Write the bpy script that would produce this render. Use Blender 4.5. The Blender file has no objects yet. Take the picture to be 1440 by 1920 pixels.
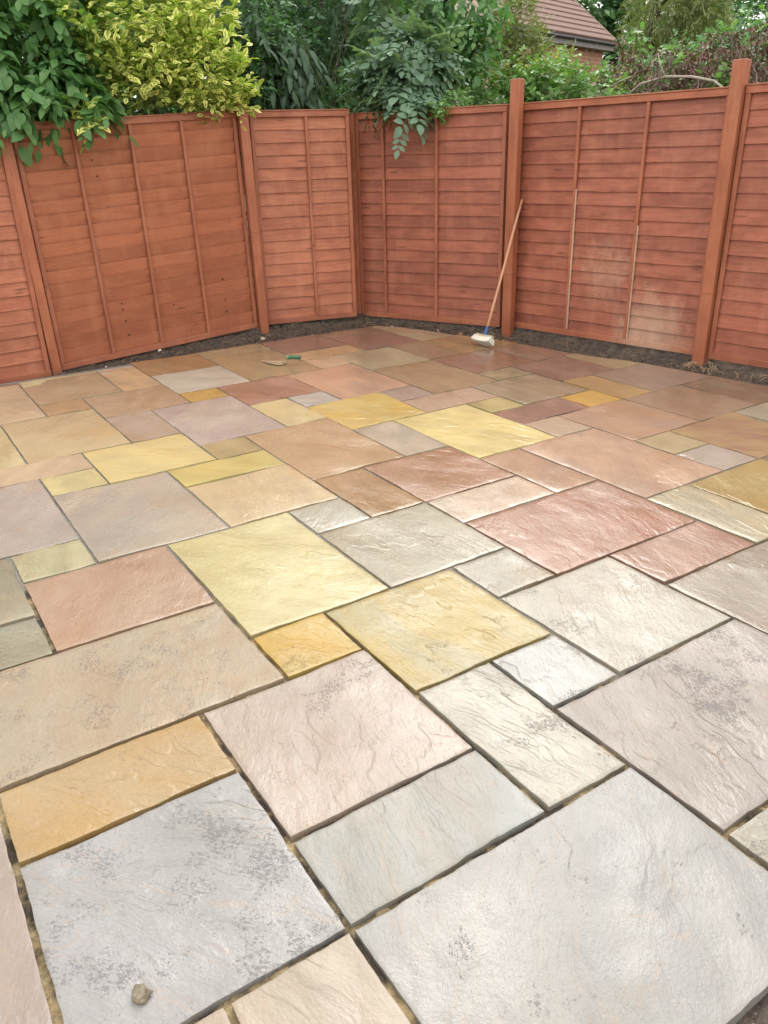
import bpy, math, random
import numpy as np
from mathutils import Matrix, Vector

# ------------------------------------------------------------------ camera
sc = bpy.context.scene
cam_data = bpy.data.cameras.new("camera")
cam = bpy.data.objects.new("camera", cam_data)
sc.collection.objects.link(cam)
R = ((0.54618254, 0.83729404, -0.0249667), (0.33309166, -0.24443625, -0.91065958), (-0.7685926, 0.48907016, -0.41240247))
CAM = (3.06906666, -0.83866536, 1.50412848)
m = Matrix.Identity(4)
for i in range(3):
    m[i][0] = R[0][i]; m[i][1] = -R[1][i]; m[i][2] = -R[2][i]; m[i][3] = CAM[i]
cam.matrix_world = m
cam_data.sensor_fit = 'AUTO'; cam_data.sensor_width = 36.0
cam_data.lens = 36.0 * 1478.6 / 1920.0
cam_data.clip_start = 0.05; cam_data.clip_end = 600
sc.camera = cam

# ------------------------------------------------------------------ light
SUN_EL, SUN_AZ = math.radians(46), math.radians(138)      # direction to the sun, azimuth counted from +x
world = bpy.data.worlds.new("World"); sc.world = world; world.use_nodes = True
wn, wl = world.node_tree.nodes, world.node_tree.links
wn.clear()
wo = wn.new('ShaderNodeOutputWorld'); wb = wn.new('ShaderNodeBackground')
sky = wn.new('ShaderNodeTexSky'); sky.sky_type = 'NISHITA'; sky.sun_disc = False
sky.sun_elevation = SUN_EL; sky.sun_rotation = math.radians(90) - SUN_AZ
sky.air_density = 1.0; sky.dust_density = 3.0; sky.ozone_density = 1.0
hs = wn.new('ShaderNodeHueSaturation'); hs.inputs['Saturation'].default_value = 0.12
wl.new(sky.outputs[0], hs.inputs['Color'])
# cloud deck: even white that brightens gently towards the zenith
tc = wn.new('ShaderNodeTexCoord'); sx = wn.new('ShaderNodeSeparateXYZ')
wl.new(tc.outputs['Generated'], sx.inputs[0])
mr = wn.new('ShaderNodeMapRange'); mr.inputs[1].default_value = 0.0; mr.inputs[2].default_value = 1.0
mr.inputs[3].default_value = 9.0; mr.inputs[4].default_value = 12.0
wl.new(sx.outputs[2], mr.inputs[0])
cn = wn.new('ShaderNodeTexNoise'); cn.inputs['Scale'].default_value = 2.2; cn.inputs['Detail'].default_value = 5
wl.new(tc.outputs['Generated'], cn.inputs['Vector'])
cr = wn.new('ShaderNodeMapRange'); cr.inputs[1].default_value = 0.3; cr.inputs[2].default_value = 0.7
cr.inputs[3].default_value = 0.8; cr.inputs[4].default_value = 1.2
wl.new(cn.outputs[0], cr.inputs[0])
mm = wn.new('ShaderNodeMath'); mm.operation = 'MULTIPLY'
wl.new(mr.outputs[0], mm.inputs[0]); wl.new(cr.outputs[0], mm.inputs[1])
cc = wn.new('ShaderNodeCombineColor')
for k, f in enumerate((1.0, 0.97, 0.92)):
    q = wn.new('ShaderNodeMath'); q.operation = 'MULTIPLY'; q.inputs[1].default_value = f
    wl.new(mm.outputs[0], q.inputs[0]); wl.new(q.outputs[0], cc.inputs[k])
mx = wn.new('ShaderNodeMix'); mx.data_type = 'RGBA'; mx.inputs[0].default_value = 0.75
wl.new(hs.outputs[0], mx.inputs[6]); wl.new(cc.outputs[0], mx.inputs[7])
wl.new(mx.outputs[2], wb.inputs[0]); wb.inputs[1].default_value = 0.15
wl.new(wb.outputs[0], wo.inputs[0])
sun_d = bpy.data.lights.new("sun", 'SUN'); sun_d.energy = 0.85; sun_d.angle = math.radians(24); sun_d.color = (1.0, 0.96, 0.9)
sun = bpy.data.objects.new("sun", sun_d); sc.collection.objects.link(sun)
sd = Vector((math.cos(SUN_EL) * math.cos(SUN_AZ), math.cos(SUN_EL) * math.sin(SUN_AZ), math.sin(SUN_EL)))
sun.rotation_euler = sd.to_track_quat('Z', 'Y').to_euler(); sun.location = (0, 0, 12)
vs = sc.view_settings
vs.view_transform = 'Standard'; vs.look = 'None'; vs.exposure = 0.66; vs.gamma = 1.0; vs.use_curve_mapping = False
sc.cycles.use_adaptive_sampling = True; sc.cycles.adaptive_threshold = 0.02
sc.cycles.max_bounces = 5; sc.cycles.diffuse_bounces = 2; sc.cycles.glossy_bounces = 2
sc.cycles.transparent_max_bounces = 4; sc.cycles.caustics_reflective = False; sc.cycles.caustics_refractive = False

# ------------------------------------------------------------------ helpers
rng = np.random.default_rng(7); random.seed(7)
COL = sc.collection

def srgb(r, g, b, k=1.0):
    f = lambda c: ((c / 255 + 0.055) / 1.055) ** 2.4 if c > 10 else c / 255 / 12.92
    return (f(r) * k, f(g) * k, f(b) * k)

def link(o, parent=None):
    COL.objects.link(o)
    if parent is not None: o.parent = parent
    return o

def tag(o, label=None, cat=None, group=None, kind=None):
    if label: o['label'] = label
    if cat: o['category'] = cat
    if group: o['group'] = group
    if kind: o['kind'] = kind
    return o

def mesh_of(name, V, F, mat=None, smooth=False, attrs=None):
    me = bpy.data.meshes.new(name)
    V = np.asarray(V, dtype=np.float32)
    if isinstance(F, np.ndarray):
        n, k = F.shape
        me.vertices.add(len(V)); me.vertices.foreach_set('co', V.ravel())
        me.loops.add(n * k); me.loops.foreach_set('vertex_index', F.astype(np.int32).ravel())
        me.polygons.add(n); me.polygons.foreach_set('loop_start', np.arange(0, n * k, k, dtype=np.int32))
        me.update(calc_edges=True)
    else:
        me.from_pydata([tuple(map(float, v)) for v in V], [], F); me.update()
    if smooth: me.polygons.foreach_set('use_smooth', [True] * len(me.polygons))
    if attrs:
        for k_, a in attrs.items():
            at = me.attributes.new(k_, 'FLOAT', 'POINT'); at.data.foreach_set('value', np.asarray(a, dtype=np.float32).ravel())
    if mat: me.materials.append(mat)
    return me

def obj(name, me, parent=None, loc=None):
    o = bpy.data.objects.new(name, me); link(o, parent)
    if loc is not None: o.location = loc
    return o

def empty(name, loc=(0, 0, 0), rz=0.0, **kw):
    o = bpy.data.objects.new(name, None); link(o); o.location = loc; o.rotation_euler = (0, 0, rz)
    o.empty_display_size = 0.1
    tag(o, **kw); return o

def box(x0, x1, y0, y1, z0, z1, bev=0.0):
    """box with chamfered long edges (vertices, faces)"""
    b = bev
    if b <= 0:
        V = [(x, y, z) for z in (z0, z1) for (x, y) in ((x0, y0), (x1, y0), (x1, y1), (x0, y1))]
        F = [(0, 3, 2, 1), (4, 5, 6, 7), (0, 1, 5, 4), (1, 2, 6, 5), (2, 3, 7, 6), (3, 0, 4, 7)]
        return V, F
    dims = (x1 - x0, y1 - y0, z1 - z0); ax = dims.index(max(dims))
    lo = [x0, y0, z0]; hi = [x1, y1, z1]
    a, c = [i for i in range(3) if i != ax]
    ring = [(lo[a] + b, lo[c]), (hi[a] - b, lo[c]), (hi[a], lo[c] + b), (hi[a], hi[c] - b), (hi[a] - b, hi[c]), (lo[a] + b, hi[c]), (lo[a], hi[c] - b), (lo[a], lo[c] + b)]
    V = []
    for e in (lo[ax], hi[ax]):
        for p, q in ring:
            v = [0, 0, 0]; v[ax] = e; v[a] = p; v[c] = q; V.append(tuple(v))
    F = [(i, (i + 1) % 8, (i + 1) % 8 + 8, i + 8) for i in range(8)] + [tuple(range(7, -1, -1)), tuple(range(8, 16))]
    return V, F

def join(parts):
    V, F = [], []
    for v, f in parts:
        o = len(V); V += list(v); F += [tuple(i + o for i in t) for t in f]
    return V, F

def tube(pts, rad, n=6):
    """tapered tube along points"""
    P = [Vector(p) for p in pts]
    if not hasattr(rad, '__len__'): rad = [rad] * len(P)
    V, F = [], []
    for i, p in enumerate(P):
        t = (P[min(i + 1, len(P) - 1)] - P[max(i - 1, 0)]).normalized()
        a = t.cross(Vector((0, 0, 1)) if abs(t.z) < 0.9 else Vector((1, 0, 0))).normalized(); b = t.cross(a)
        for k in range(n):
            w = 2 * math.pi * k / n
            V.append(tuple(p + (a * math.cos(w) + b * math.sin(w)) * rad[i]))
    for i in range(len(P) - 1):
        for k in range(n):
            F.append((i * n + k, i * n + (k + 1) % n, (i + 1) * n + (k + 1) % n, (i + 1) * n + k))
    F.append(tuple(range(n - 1, -1, -1))); F.append(tuple((len(P) - 1) * n + k for k in range(n)))
    return V, F

def vnoise(x, y, seed=0):
    """smooth 2-D gradient noise, about -0.7..0.7"""
    x = np.asarray(x, float); y = np.asarray(y, float)
    xi = np.floor(x).astype(np.int64); yi = np.floor(y).astype(np.int64)
    xf, yf = x - xi, y - yi
    def g(ix, iy, dx, dy):
        h = (ix * 374761393 + iy * 668265263 + seed * 974634777) & 0xFFFFFFFF
        h = ((h ^ (h >> 13)) * 1274126177) & 0xFFFFFFFF
        a = ((h ^ (h >> 16)) & 0xFFFF) / 65535.0 * 2 * np.pi
        return np.cos(a) * dx + np.sin(a) * dy
    u = xf * xf * xf * (xf * (xf * 6 - 15) + 10); v = yf * yf * yf * (yf * (yf * 6 - 15) + 10)
    n00 = g(xi, yi, xf, yf); n10 = g(xi + 1, yi, xf - 1, yf); n01 = g(xi, yi + 1, xf, yf - 1); n11 = g(xi + 1, yi + 1, xf - 1, yf - 1)
    return (n00 * (1 - u) + n10 * u) * (1 - v) + (n01 * (1 - u) + n11 * u) * v

def fbm(x, y, o=4, seed=0):
    s = 0; a = 1.0
    for k in range(o):
        s = s + a * vnoise(np.asarray(x) * 2 ** k, np.asarray(y) * 2 ** k, seed + k * 17); a *= 0.5
    return s

# ------------------------------------------------------------------ materials
class NT:
    def __init__(s, name):
        s.m = bpy.data.materials.new(name); s.m.use_nodes = True
        s.n = s.m.node_tree.nodes; s.l = s.m.node_tree.links; s.n.clear()
        s.out = s.n.new('ShaderNodeOutputMaterial'); s.b = s.n.new('ShaderNodeBsdfPrincipled')
        s.l.new(s.b.outputs[0], s.out.inputs[0])
    def put(s, sock, v):
        if v is None: return
        if hasattr(v, 'is_output') or isinstance(v, bpy.types.NodeSocket): s.l.new(v, sock)
        elif isinstance(v, (tuple, list)) and len(v) == 3 and sock.type == 'RGBA': sock.default_value = (*v, 1)
        else: sock.default_value = v
    def math(s, op, a, b=None, c=None, clamp=False):
        n = s.n.new('ShaderNodeMath'); n.operation = op; n.use_clamp = clamp
        s.put(n.inputs[0], a); s.put(n.inputs[1], b)
        if c is not None: s.put(n.inputs[2], c)
        return n.outputs[0]
    def vmath(s, op, a, b=None, scale=None):
        n = s.n.new('ShaderNodeVectorMath'); n.operation = op
        s.put(n.inputs[0], a); s.put(n.inputs[1], b)
        if scale is not None: s.put(n.inputs['Scale'], scale)
        return n.outputs[0]
    def noise(s, vec, scale, detail=3, rough=0.5, dist=0.0, col=False):
        n = s.n.new('ShaderNodeTexNoise'); s.put(n.inputs['Vector'], vec); s.put(n.inputs['Scale'], scale)
        n.inputs['Detail'].default_value = detail; n.inputs['Roughness'].default_value = rough; n.inputs['Distortion'].default_value = dist
        return n.outputs[1 if col else 0]
    def vor(s, vec, scale, feature='F1', rnd=1.0):
        n = s.n.new('ShaderNodeTexVoronoi'); n.feature = feature; s.put(n.inputs['Vector'], vec); s.put(n.inputs['Scale'], scale)
        n.inputs['Randomness'].default_value = rnd
        return n.outputs['Distance']
    def mapr(s, v, a, b, c=0.0, d=1.0, smooth=False):
        n = s.n.new('ShaderNodeMapRange')
        if smooth: n.interpolation_type = 'SMOOTHSTEP'
        s.put(n.inputs[0], v)
        for i, q in enumerate((a, b, c, d)): s.put(n.inputs[i + 1], q)
        return n.outputs[0]
    def mix(s, f, a, b, blend='MIX'):
        n = s.n.new('ShaderNodeMix'); n.data_type = 'RGBA'; n.blend_type = blend
        s.put(n.inputs[0], f); s.put(n.inputs[6], a); s.put(n.inputs[7], b)
        return n.outputs[2]
    def attr(s, name, typ='GEOMETRY', out='Fac'):
        n = s.n.new('ShaderNodeAttribute'); n.attribute_type = typ; n.attribute_name = name
        return n.outputs[out]
    def obco(s):
        return s.n.new('ShaderNodeTexCoord').outputs['Object']
    def orand(s):
        return s.n.new('ShaderNodeObjectInfo').outputs['Random']
    def scale(s, vec, v):
        return s.vmath('MULTIPLY', vec, v)
    def bump(s, h, strength, dist, normal=None):
        n = s.n.new('ShaderNodeBump'); s.put(n.inputs['Strength'], strength); n.inputs['Distance'].default_value = dist
        s.put(n.inputs['Height'], h)
        if normal is not None: s.l.new(normal, n.inputs['Normal'])
        return n.outputs[0]
    def set(s, col=None, rough=None, normal=None, **kw):
        if col is not None: s.put(s.b.inputs['Base Color'], col)
        if rough is not None: s.put(s.b.inputs['Roughness'], rough)
        if normal is not None: s.l.new(normal, s.b.inputs['Normal'])
        for k, v in kw.items(): s.put(s.b.inputs[k.replace('_', ' ')], v)
        return s.m

def mat_stone():
    t = NT('riven_sandstone')
    seed = t.attr('seed', 'OBJECT', 'Vector'); ang = t.attr('ang', 'OBJECT'); wet = t.attr('wet', 'OBJECT'); spots = t.attr('spots', 'OBJECT')
    c1 = t.attr('col_a', 'OBJECT', 'Color'); c2 = t.attr('col_b', 'OBJECT', 'Color'); lg = t.attr('ledge', 'OBJECT')
    p0 = t.vmath('ADD', t.obco(), seed)
    rt = t.n.new('ShaderNodeVectorRotate'); rt.rotation_type = 'Z_AXIS'; t.put(rt.inputs['Vector'], p0); t.put(rt.inputs['Angle'], ang)
    p = rt.outputs[0]
    w = t.vmath('SUBTRACT', t.noise(p, 3.0, 2, col=True), (0.5, 0.5, 0.5))
    pw = t.vmath('ADD', p, t.vmath('SCALE', w, scale=0.14))
    # colour: soft strata, broad clouds, grain
    st = t.noise(t.scale(pw, (1.0, 4.2, 1)), 1.5, 5, 0.62)
    cl = t.noise(pw, 2.6, 3)
    f = t.mapr(t.math('ADD', t.math('MULTIPLY', st, 0.6), t.math('MULTIPLY', cl, 0.4)), 0.38, 0.62, smooth=True)
    col = t.mix(f, c1, c2)
    grain = t.noise(t.scale(p, (1, 2.2, 1)), 75, 2, 0.7)
    col = t.mix(1.0, col, t.mapr(grain, 0.25, 0.75, 0.9, 1.1), 'MULTIPLY')
    rs = t.mapr(t.noise(t.vmath('ADD', p, (3.7, 8.1, 1)), 1.9, 5, 0.6), 0.56, 0.72, 0.0, 0.38, True)
    col = t.mix(rs, col, t.mix(1.0, col, (1.04, 0.86, 0.62), 'MULTIPLY'))
    bl = t.noise(p, 7, 4, 0.6)
    col = t.mix(1.0, col, t.mapr(bl, 0.3, 0.7, 0.93, 1.06), 'MULTIPLY')
    # iron veins
    vn = t.noise(t.scale(pw, (1, 4, 1)), 2.1, 3)
    vein = t.mapr(t.math('ABSOLUTE', t.math('SUBTRACT', vn, 0.5)), 0.0, 0.012, 0.22, 0.0)
    col = t.mix(vein, col, (0.32, 0.2, 0.12))
    # ledges where a layer has split off
    n1 = t.noise(t.scale(pw, (1.0, 2.4, 1)), 1.25, 4, 0.56)
    def terr(n_, k_, sh):
        q_ = t.math('MULTIPLY', n_, k_); return t.math('ADD', t.math('FLOOR', q_), t.math('MULTIPLY', t.math('FRACT', q_), sh, clamp=True))
    saw = terr(n1, 10.0, 7.0)
    n2 = t.noise(t.scale(pw, (1.6, 6.0, 1)), 2.4, 3, 0.55, 0.2)
    saw2 = terr(n2, 8.0, 3.0)
    msk = t.mapr(t.noise(p, 2.1, 2), 0.46, 0.62, 0.0, 1.0, True)
    msk2 = t.mapr(t.noise(p, 2.9, 2), 0.44, 0.6, 0.1, 1.0, True)
    led = t.math('ADD', t.math('MULTIPLY', t.math('SUBTRACT', saw, 5.0), msk), t.math('MULTIPLY', t.math('MULTIPLY', t.math('SUBTRACT', saw2, 4.0), msk2), 0.38))
    led = t.math('MULTIPLY', led, lg)
    fine = t.noise(t.scale(pw, (16, 30, 20)), 1.0, 5, 0.72)
    finer = t.noise(t.scale(pw, (85, 120, 60)), 1.0, 2, 0.75)
    fh = t.math('ADD', fine, t.math('MULTIPLY', finer, 0.30))
    # small pits and dark lichen specks gathered in patches
    sp = t.math('ADD', t.math('MULTIPLY', t.noise(p, 260, 2, 0.6), 0.45), t.math('MULTIPLY', t.noise(t.scale(p, (1, 1.5, 1)), 85, 3, 0.6), 0.55)); pit = t.mapr(t.vor(p, 130), 0.10, 0.26, 1.0, 0.0)
    clu = t.noise(t.vmath('ADD', p, (14.4, 6.3, 0)), 5.0, 5, 0.68)
    thr = t.mapr(spots, 0.0, 1.0, 0.66, 0.485)
    dens = t.mapr(t.math('SUBTRACT', clu, thr), 0.0, 0.20, 0.0, 1.0)
    blot = t.math('MULTIPLY', t.mapr(t.math('ADD', sp, t.math('MULTIPLY', dens, 0.15)), 0.565, 0.655, 0, 1), t.mapr(dens, 0.0, 0.2))
    far = t.math('MULTIPLY', pit, t.mapr(t.noise(p, 16, 2), 0.5, 0.6, 0.0, 1.0))
    far = t.math('MULTIPLY', far, t.mapr(spots, 0, 0.6, 0, 0.8))
    dark = t.math('MAXIMUM', blot, far, clamp=True)
    col = t.mix(t.math('MULTIPLY', dark, 0.58), col, (0.09, 0.09, 0.10))
    # water film lies in the lows: darker and smoother
    film = t.mapr(t.noise(p, 2.2, 4, 0.55), 0.42, 0.6, 0.0, 1.0, True)
    rough = t.math('SUBTRACT', t.mapr(wet, 0, 1, 0.44, 0.20), t.math('MULTIPLY', film, 0.11))
    rough = t.math('ADD', rough, t.math('MULTIPLY', t.math('SUBTRACT', grain, 0.5), 0.25))
    rough = t.math('ADD', rough, t.math('MULTIPLY', dark, 0.2), clamp=True)
    h = t.math('SUBTRACT', fh, t.math('MULTIPLY', dark, 0.35))
    b1 = t.bump(led, t.mapr(wet, 0, 1, 0.95, 0.5), 0.0024)
    b2 = t.bump(h, t.mapr(wet, 0, 1, 0.60, 0.16), 0.0050, b1)
    # rust and damp patches soak the stone unevenly
    t.b.inputs['Coat Weight'].default_value = 0.0
    cw = t.math('MULTIPLY', t.mapr(film, 0, 1, 0.4, 1.0), t.mapr(wet, 0, 1, 0.30, 0.55))
    t.put(t.b.inputs['Coat Weight'], cw); t.put(t.b.inputs['Coat Roughness'], t.mapr(wet, 0, 1, 0.30, 0.17)); t.b.inputs['Coat IOR'].default_value = 1.42
    t.l.new(b2, t.b.inputs['Coat Normal'])
    return t.set(col, rough, b2, IOR=1.5)

def mat_bed():
    t = NT('joint_mortar'); p = t.obco(); fill = t.attr('fill')
    g = t.noise(p, 260, 3, 0.7); v = t.vor(p, 190)
    grit = t.mix(t.mapr(g, 0.35, 0.65), (0.09, 0.082, 0.072), (0.30, 0.275, 0.24))
    n = t.noise(p, 9, 4, 0.6); n2 = t.noise(p, 60, 4, 0.65)
    low = t.mix(t.mapr(n, 0.44, 0.56), (0.07, 0.05, 0.034), (0.46, 0.35, 0.19))
    low = t.mix(t.mapr(n2, 0.45, 0.75, 0, 0.6), low, (0.03, 0.024, 0.018))
    col = t.mix(fill, low, grit)
    return t.set(col, 0.7, t.bump(t.math('ADD', g, n2), 0.8, 0.006))

def mat_wood(name, a, b, c, splash=False, gloss=0.52, base_dirt=False):
    """stained softwood: grain along the long axis given by attribute-free object space x"""
    t = NT(name); ob = t.obco(); r = t.orand()
    off = t.n.new('ShaderNodeCombineXYZ'); t.put(off.inputs[0], t.math('MULTIPLY', r, 3.7)); t.put(off.inputs[2], t.math('MULTIPLY', r, 41.0)); t.put(off.inputs[1], r)
    p = t.vmath('ADD', ob, off.outputs[0])
    wq = t.vmath('SCALE', t.vmath('SUBTRACT', t.noise(t.scale(p, (1.5, 6, 6)), 1.5, 2, col=True), (0.5, 0.5, 0.5)), scale=0.05)
    pw = t.vmath('ADD', p, wq)
    ax = (1.0, 40, 40) if name != 'post_wood' and name != 'batten_wood' else (40, 40, 1.0)
    gr = t.noise(t.scale(pw, ax), 2.2, 5, 0.62)
    bl = t.noise(t.scale(p, (2.2, 5, 5) if ax[0] == 1.0 else (5, 5, 2.2)), 1.6, 4, 0.6)
    col = t.mix(t.mapr(bl, 0.38, 0.64, smooth=True), a, b)
    col = t.mix(t.mapr(gr, 0.42, 0.68, 0, 0.42), col, c)
    col = t.mix(1.0, col, t.mapr(r, 0, 1, 0.89, 1.09), 'MULTIPLY')
    pk = t.noise(t.vmath('ADD', t.scale(ob, (3.2, 1, 0.9)), (7, 1, 3)), 2.2, 4, 0.62)
    col = t.mix(t.mapr(pk, 0.50, 0.70, 0, 0.38), col, tuple(min(1, v * f_) for v, f_ in zip(a, (1.2, 1.45, 1.6))))
    # knots, lined up from board to board as in boards cut from one log
    kp = t.vmath('ADD', t.scale(ob, (1.6, 0.0, 9.6)), t.vmath('SCALE', off.outputs[0], scale=0.03))
    kd = t.vor(kp, 1.15)
    kn = t.mapr(kd, 0.04, 0.13, 0.85, 0.0, True)
    col = t.mix(kn, col, t.mix(0.5, c, (0.07, 0.022, 0.012)))
    ring = t.math('MULTIPLY', t.mapr(kd, 0.05, 0.3, 1.0, 0.0), 0.5)
    rough = t.mapr(gr, 0.3, 0.7, gloss - 0.08, gloss + 0.14)
    if splash:
        sx = t.n.new('ShaderNodeSeparateXYZ'); t.put(sx.inputs[0], ob)
        gx = t.math('POWER', t.math('DIVIDE', t.math('SUBTRACT', sx.outputs[0], 1.40), 0.40), 2.0)
        zt = t.math('DIVIDE', t.math('SUBTRACT', sx.outputs[2], 0.10), 0.42)
        gz = t.math('POWER', t.math('MAXIMUM', zt, 0.0), 2.0)
        amt = t.math('EXPONENT', t.math('MULTIPLY', t.math('ADD', gx, gz), -1.0))
        sp = t.noise(ob, 170, 3, 0.75); cloud = t.noise(t.scale(ob, (1.3, 1, 0.7)), 8, 5, 0.7)
        amt2 = t.math('EXPONENT', t.math('MULTIPLY', t.math('ADD', t.math('POWER', t.math('DIVIDE', t.math('SUBTRACT', sx.outputs[0], 0.95), 0.36), 2.0), t.math('POWER', t.math('DIVIDE', t.math('SUBTRACT', sx.outputs[2], 0.55), 0.38), 2.0)), -1.0))
        amt = t.math('MAXIMUM', amt, t.math('MULTIPLY', amt2, 0.7))
        ms = t.mapr(t.math('ADD', t.math('ADD', t.math('MULTIPLY', amt, 0.50), t.math('MULTIPLY', sp, 0.6)), t.math('MULTIPLY', t.math('SUBTRACT', cloud, 0.5), 0.5)), 0.50, 0.86, 0.0, 0.70)
        col = t.mix(t.math('MULTIPLY', ms, t.mapr(amt, 0.02, 0.3)), col, (0.60, 0.42, 0.30))
    if base_dirt:
        sx = t.n.new('ShaderNodeSeparateXYZ'); t.put(sx.inputs[0], ob)
        k = t.mapr(t.math('ADD', sx.outputs[2], t.math('MULTIPLY', t.math('SUBTRACT', bl, 0.5), 0.12)), 0.05, 0.12, 0.8, 0.0, True)
        col = t.mix(k, col, (0.16, 0.105, 0.06))
    hgt = t.math('ADD', gr, ring)
    return t.set(col, rough, t.bump(hgt, 0.35, 0.004))

def mat_plain(name, col, rough=0.6, bs=60, bd=0.002, var=0.15, metal=0.0):
    t = NT(name); p = t.obco(); n = t.noise(p, bs, 4, 0.6); n2 = t.noise(p, bs * 0.15, 3)
    c = t.mix(1.0, col, t.mapr(t.math('ADD', t.math('MULTIPLY', n, 0.5), t.math('MULTIPLY', n2, 0.5)), 0.3, 0.7, 1 - var, 1 + var), 'MULTIPLY')
    return t.set(c, rough, t.bump(n, 0.5, bd), Metallic=metal)

def mat_leaf(name, a, b, edge=None, back=None, rough=0.42, trans=0.25, edge_at=(0.35, 0.75)):
    """leaf colours a..b by leaf, optional pale margin"""
    t = NT(name); tint = t.attr('tint'); r = t.orand()
    f = t.math('FRACT', t.math('ADD', tint, t.math('MULTIPLY', r, 0.9)))
    col = t.mix(f, a, b)
    if edge is not None:
        e = t.attr('edge'); wob = t.noise(t.obco(), 90, 2)
        k = t.mapr(t.math('ADD', e, t.math('MULTIPLY', t.math('SUBTRACT', wob, 0.5), 0.5)), *edge_at)
        k = t.math('MULTIPLY', k, t.attr('vari'))
        col = t.mix(k, col, edge)
    geo = t.n.new('ShaderNodeNewGeometry')
    col2 = t.mix(t.math('MULTIPLY', geo.outputs['Backfacing'], 0.55), col, back or tuple(min(1, x * 1.6 + 0.02) for x in a))
    t.set(col2, rough, Specular_IOR_Level=0.4)
    tr = t.n.new('ShaderNodeBsdfTranslucent'); t.put(tr.inputs[0], t.mix(1.0, col2, (1.2, 1.35, 0.5), 'MULTIPLY'))
    ms = t.n.new('ShaderNodeMixShader'); ms.inputs[0].default_value = trans
    t.l.new(t.b.outputs[0], ms.inputs[1]); t.l.new(tr.outputs[0], ms.inputs[2]); t.l.new(ms.outputs[0], t.out.inputs[0])
    return t.m

def mat_soil():
    t = NT('garden_soil'); p = t.obco()
    n = t.noise(p, 22, 6, 0.7); n2 = t.noise(p, 3, 3); v = t.vor(p, 70)
    col = t.mix(t.mapr(n, 0.35, 0.65), (0.026, 0.020, 0.016), (0.115, 0.085, 0.066))
    col = t.mix(t.mapr(n2, 0.52, 0.68, 0, 0.4), col, (0.15, 0.10, 0.065))
    chip = t.mapr(t.vor(t.vmath('ADD', p, (3, 1, 2)), 48), 0.10, 0.17, 1.0, 0.0)
    col = t.mix(t.math('MULTIPLY', chip, t.mapr(t.noise(p, 11, 2), 0.5, 0.6, 0, 0.8)), col, (0.30, 0.25, 0.19))
    return t.set(col, 0.85, t.bump(t.math('SUBTRACT', n, t.math('MULTIPLY', v, 0.4)), 0.9, 0.02))

def mat_ground():
    t = NT('rough_ground'); p = t.obco()
    n = t.noise(p, 4, 6, 0.65); n2 = t.noise(p, 0.15, 3)
    col = t.mix(t.mapr(n, 0.35, 0.65), (0.03, 0.035, 0.014), (0.09, 0.10, 0.035))
    col = t.mix(t.mapr(n2, 0.45, 0.6, 0, 0.5), col, (0.10, 0.085, 0.045))
    return t.set(col, 0.9, t.bump(n, 0.8, 0.05))

def mat_brick():
    t = NT('house_brick'); b = t.n.new('ShaderNodeTexBrick'); ob = t.obco()
    sx = t.n.new('ShaderNodeSeparateXYZ'); t.put(sx.inputs[0], ob); cx = t.n.new('ShaderNodeCombineXYZ')
    t.put(cx.inputs[0], sx.outputs[0]); t.put(cx.inputs[1], sx.outputs[2]); t.put(b.inputs['Vector'], cx.outputs[0])
    b.inputs['Scale'].default_value = 1.0; b.inputs['Brick Width'].default_value = 0.225; b.inputs['Row Height'].default_value = 0.15
    b.inputs['Mortar Size'].default_value = 0.012
    b.inputs['Color1'].default_value = (0.42, 0.17, 0.10, 1); b.inputs['Color2'].default_value = (0.30, 0.12, 0.075, 1); b.inputs['Mortar'].default_value = (0.42, 0.34, 0.27, 1)
    return t.set(b.outputs[0], 0.85, t.bump(b.outputs[1], -0.5, 0.01))

M_STONE = mat_stone(); M_BED = mat_bed(); M_SOIL = mat_soil(); M_GROUND = mat_ground(); M_BRICK = mat_brick()
WA, WB, WC = (0.47, 0.166, 0.086), (0.365, 0.117, 0.062), (0.25, 0.074, 0.040)
M_SLAT = mat_wood('slat_wood', WA, WB, WC)
M_SLAT_SPLASH = mat_wood('splashed_slat_wood', (0.387, 0.127, 0.076), (0.267, 0.081, 0.048), (0.172, 0.050, 0.032), splash=True)
M_SLAT_DARK = mat_wood('redder_slat_wood', (0.387, 0.123, 0.072), (0.284, 0.086, 0.049), (0.189, 0.055, 0.033))
M_SLAT_BACK = mat_wood('reverse_slat_wood', (0.464, 0.167, 0.088), (0.396, 0.135, 0.070), (0.292, 0.095, 0.050), gloss=0.5)
M_RAIL = mat_wood('rail_wood', (0.413, 0.141, 0.074), (0.327, 0.106, 0.056), (0.232, 0.070, 0.037))
M_RAIL_SPLASH = mat_wood('splashed_rail_wood', (0.413, 0.141, 0.074), (0.327, 0.106, 0.056), (0.232, 0.070, 0.037), splash=True)
M_BATTEN = mat_wood('batten_wood', (0.413, 0.141, 0.074), (0.327, 0.107, 0.058), (0.241, 0.076, 0.041))
M_POST = mat_wood('post_wood', (0.396, 0.132, 0.065), (0.318, 0.099, 0.048), (0.224, 0.067, 0.033), gloss=0.42, base_dirt=True)
M_BARE = mat_plain('bare_wood', (0.66, 0.52, 0.38), 0.7, 80, 0.001, 0.25)
M_NAIL = mat_plain('knot_hole_dark', (0.02, 0.012, 0.01), 0.9)

# ------------------------------------------------------------------ ground
g = 300.0
V, F = [], []
gx = np.array([-g, -60, -20, -12, -8, 8, 12, 20, 60, g])
for y in gx:
    for x in gx: V.append((x, y, -0.16))
n = len(gx)
F = [(j * n + i, j * n + i + 1, (j + 1) * n + i + 1, (j + 1) * n + i) for j in range(n - 1) for i in range(n - 1)]
tag(obj('ground', mesh_of('ground', V, F, M_GROUND)), kind='structure')

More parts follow.
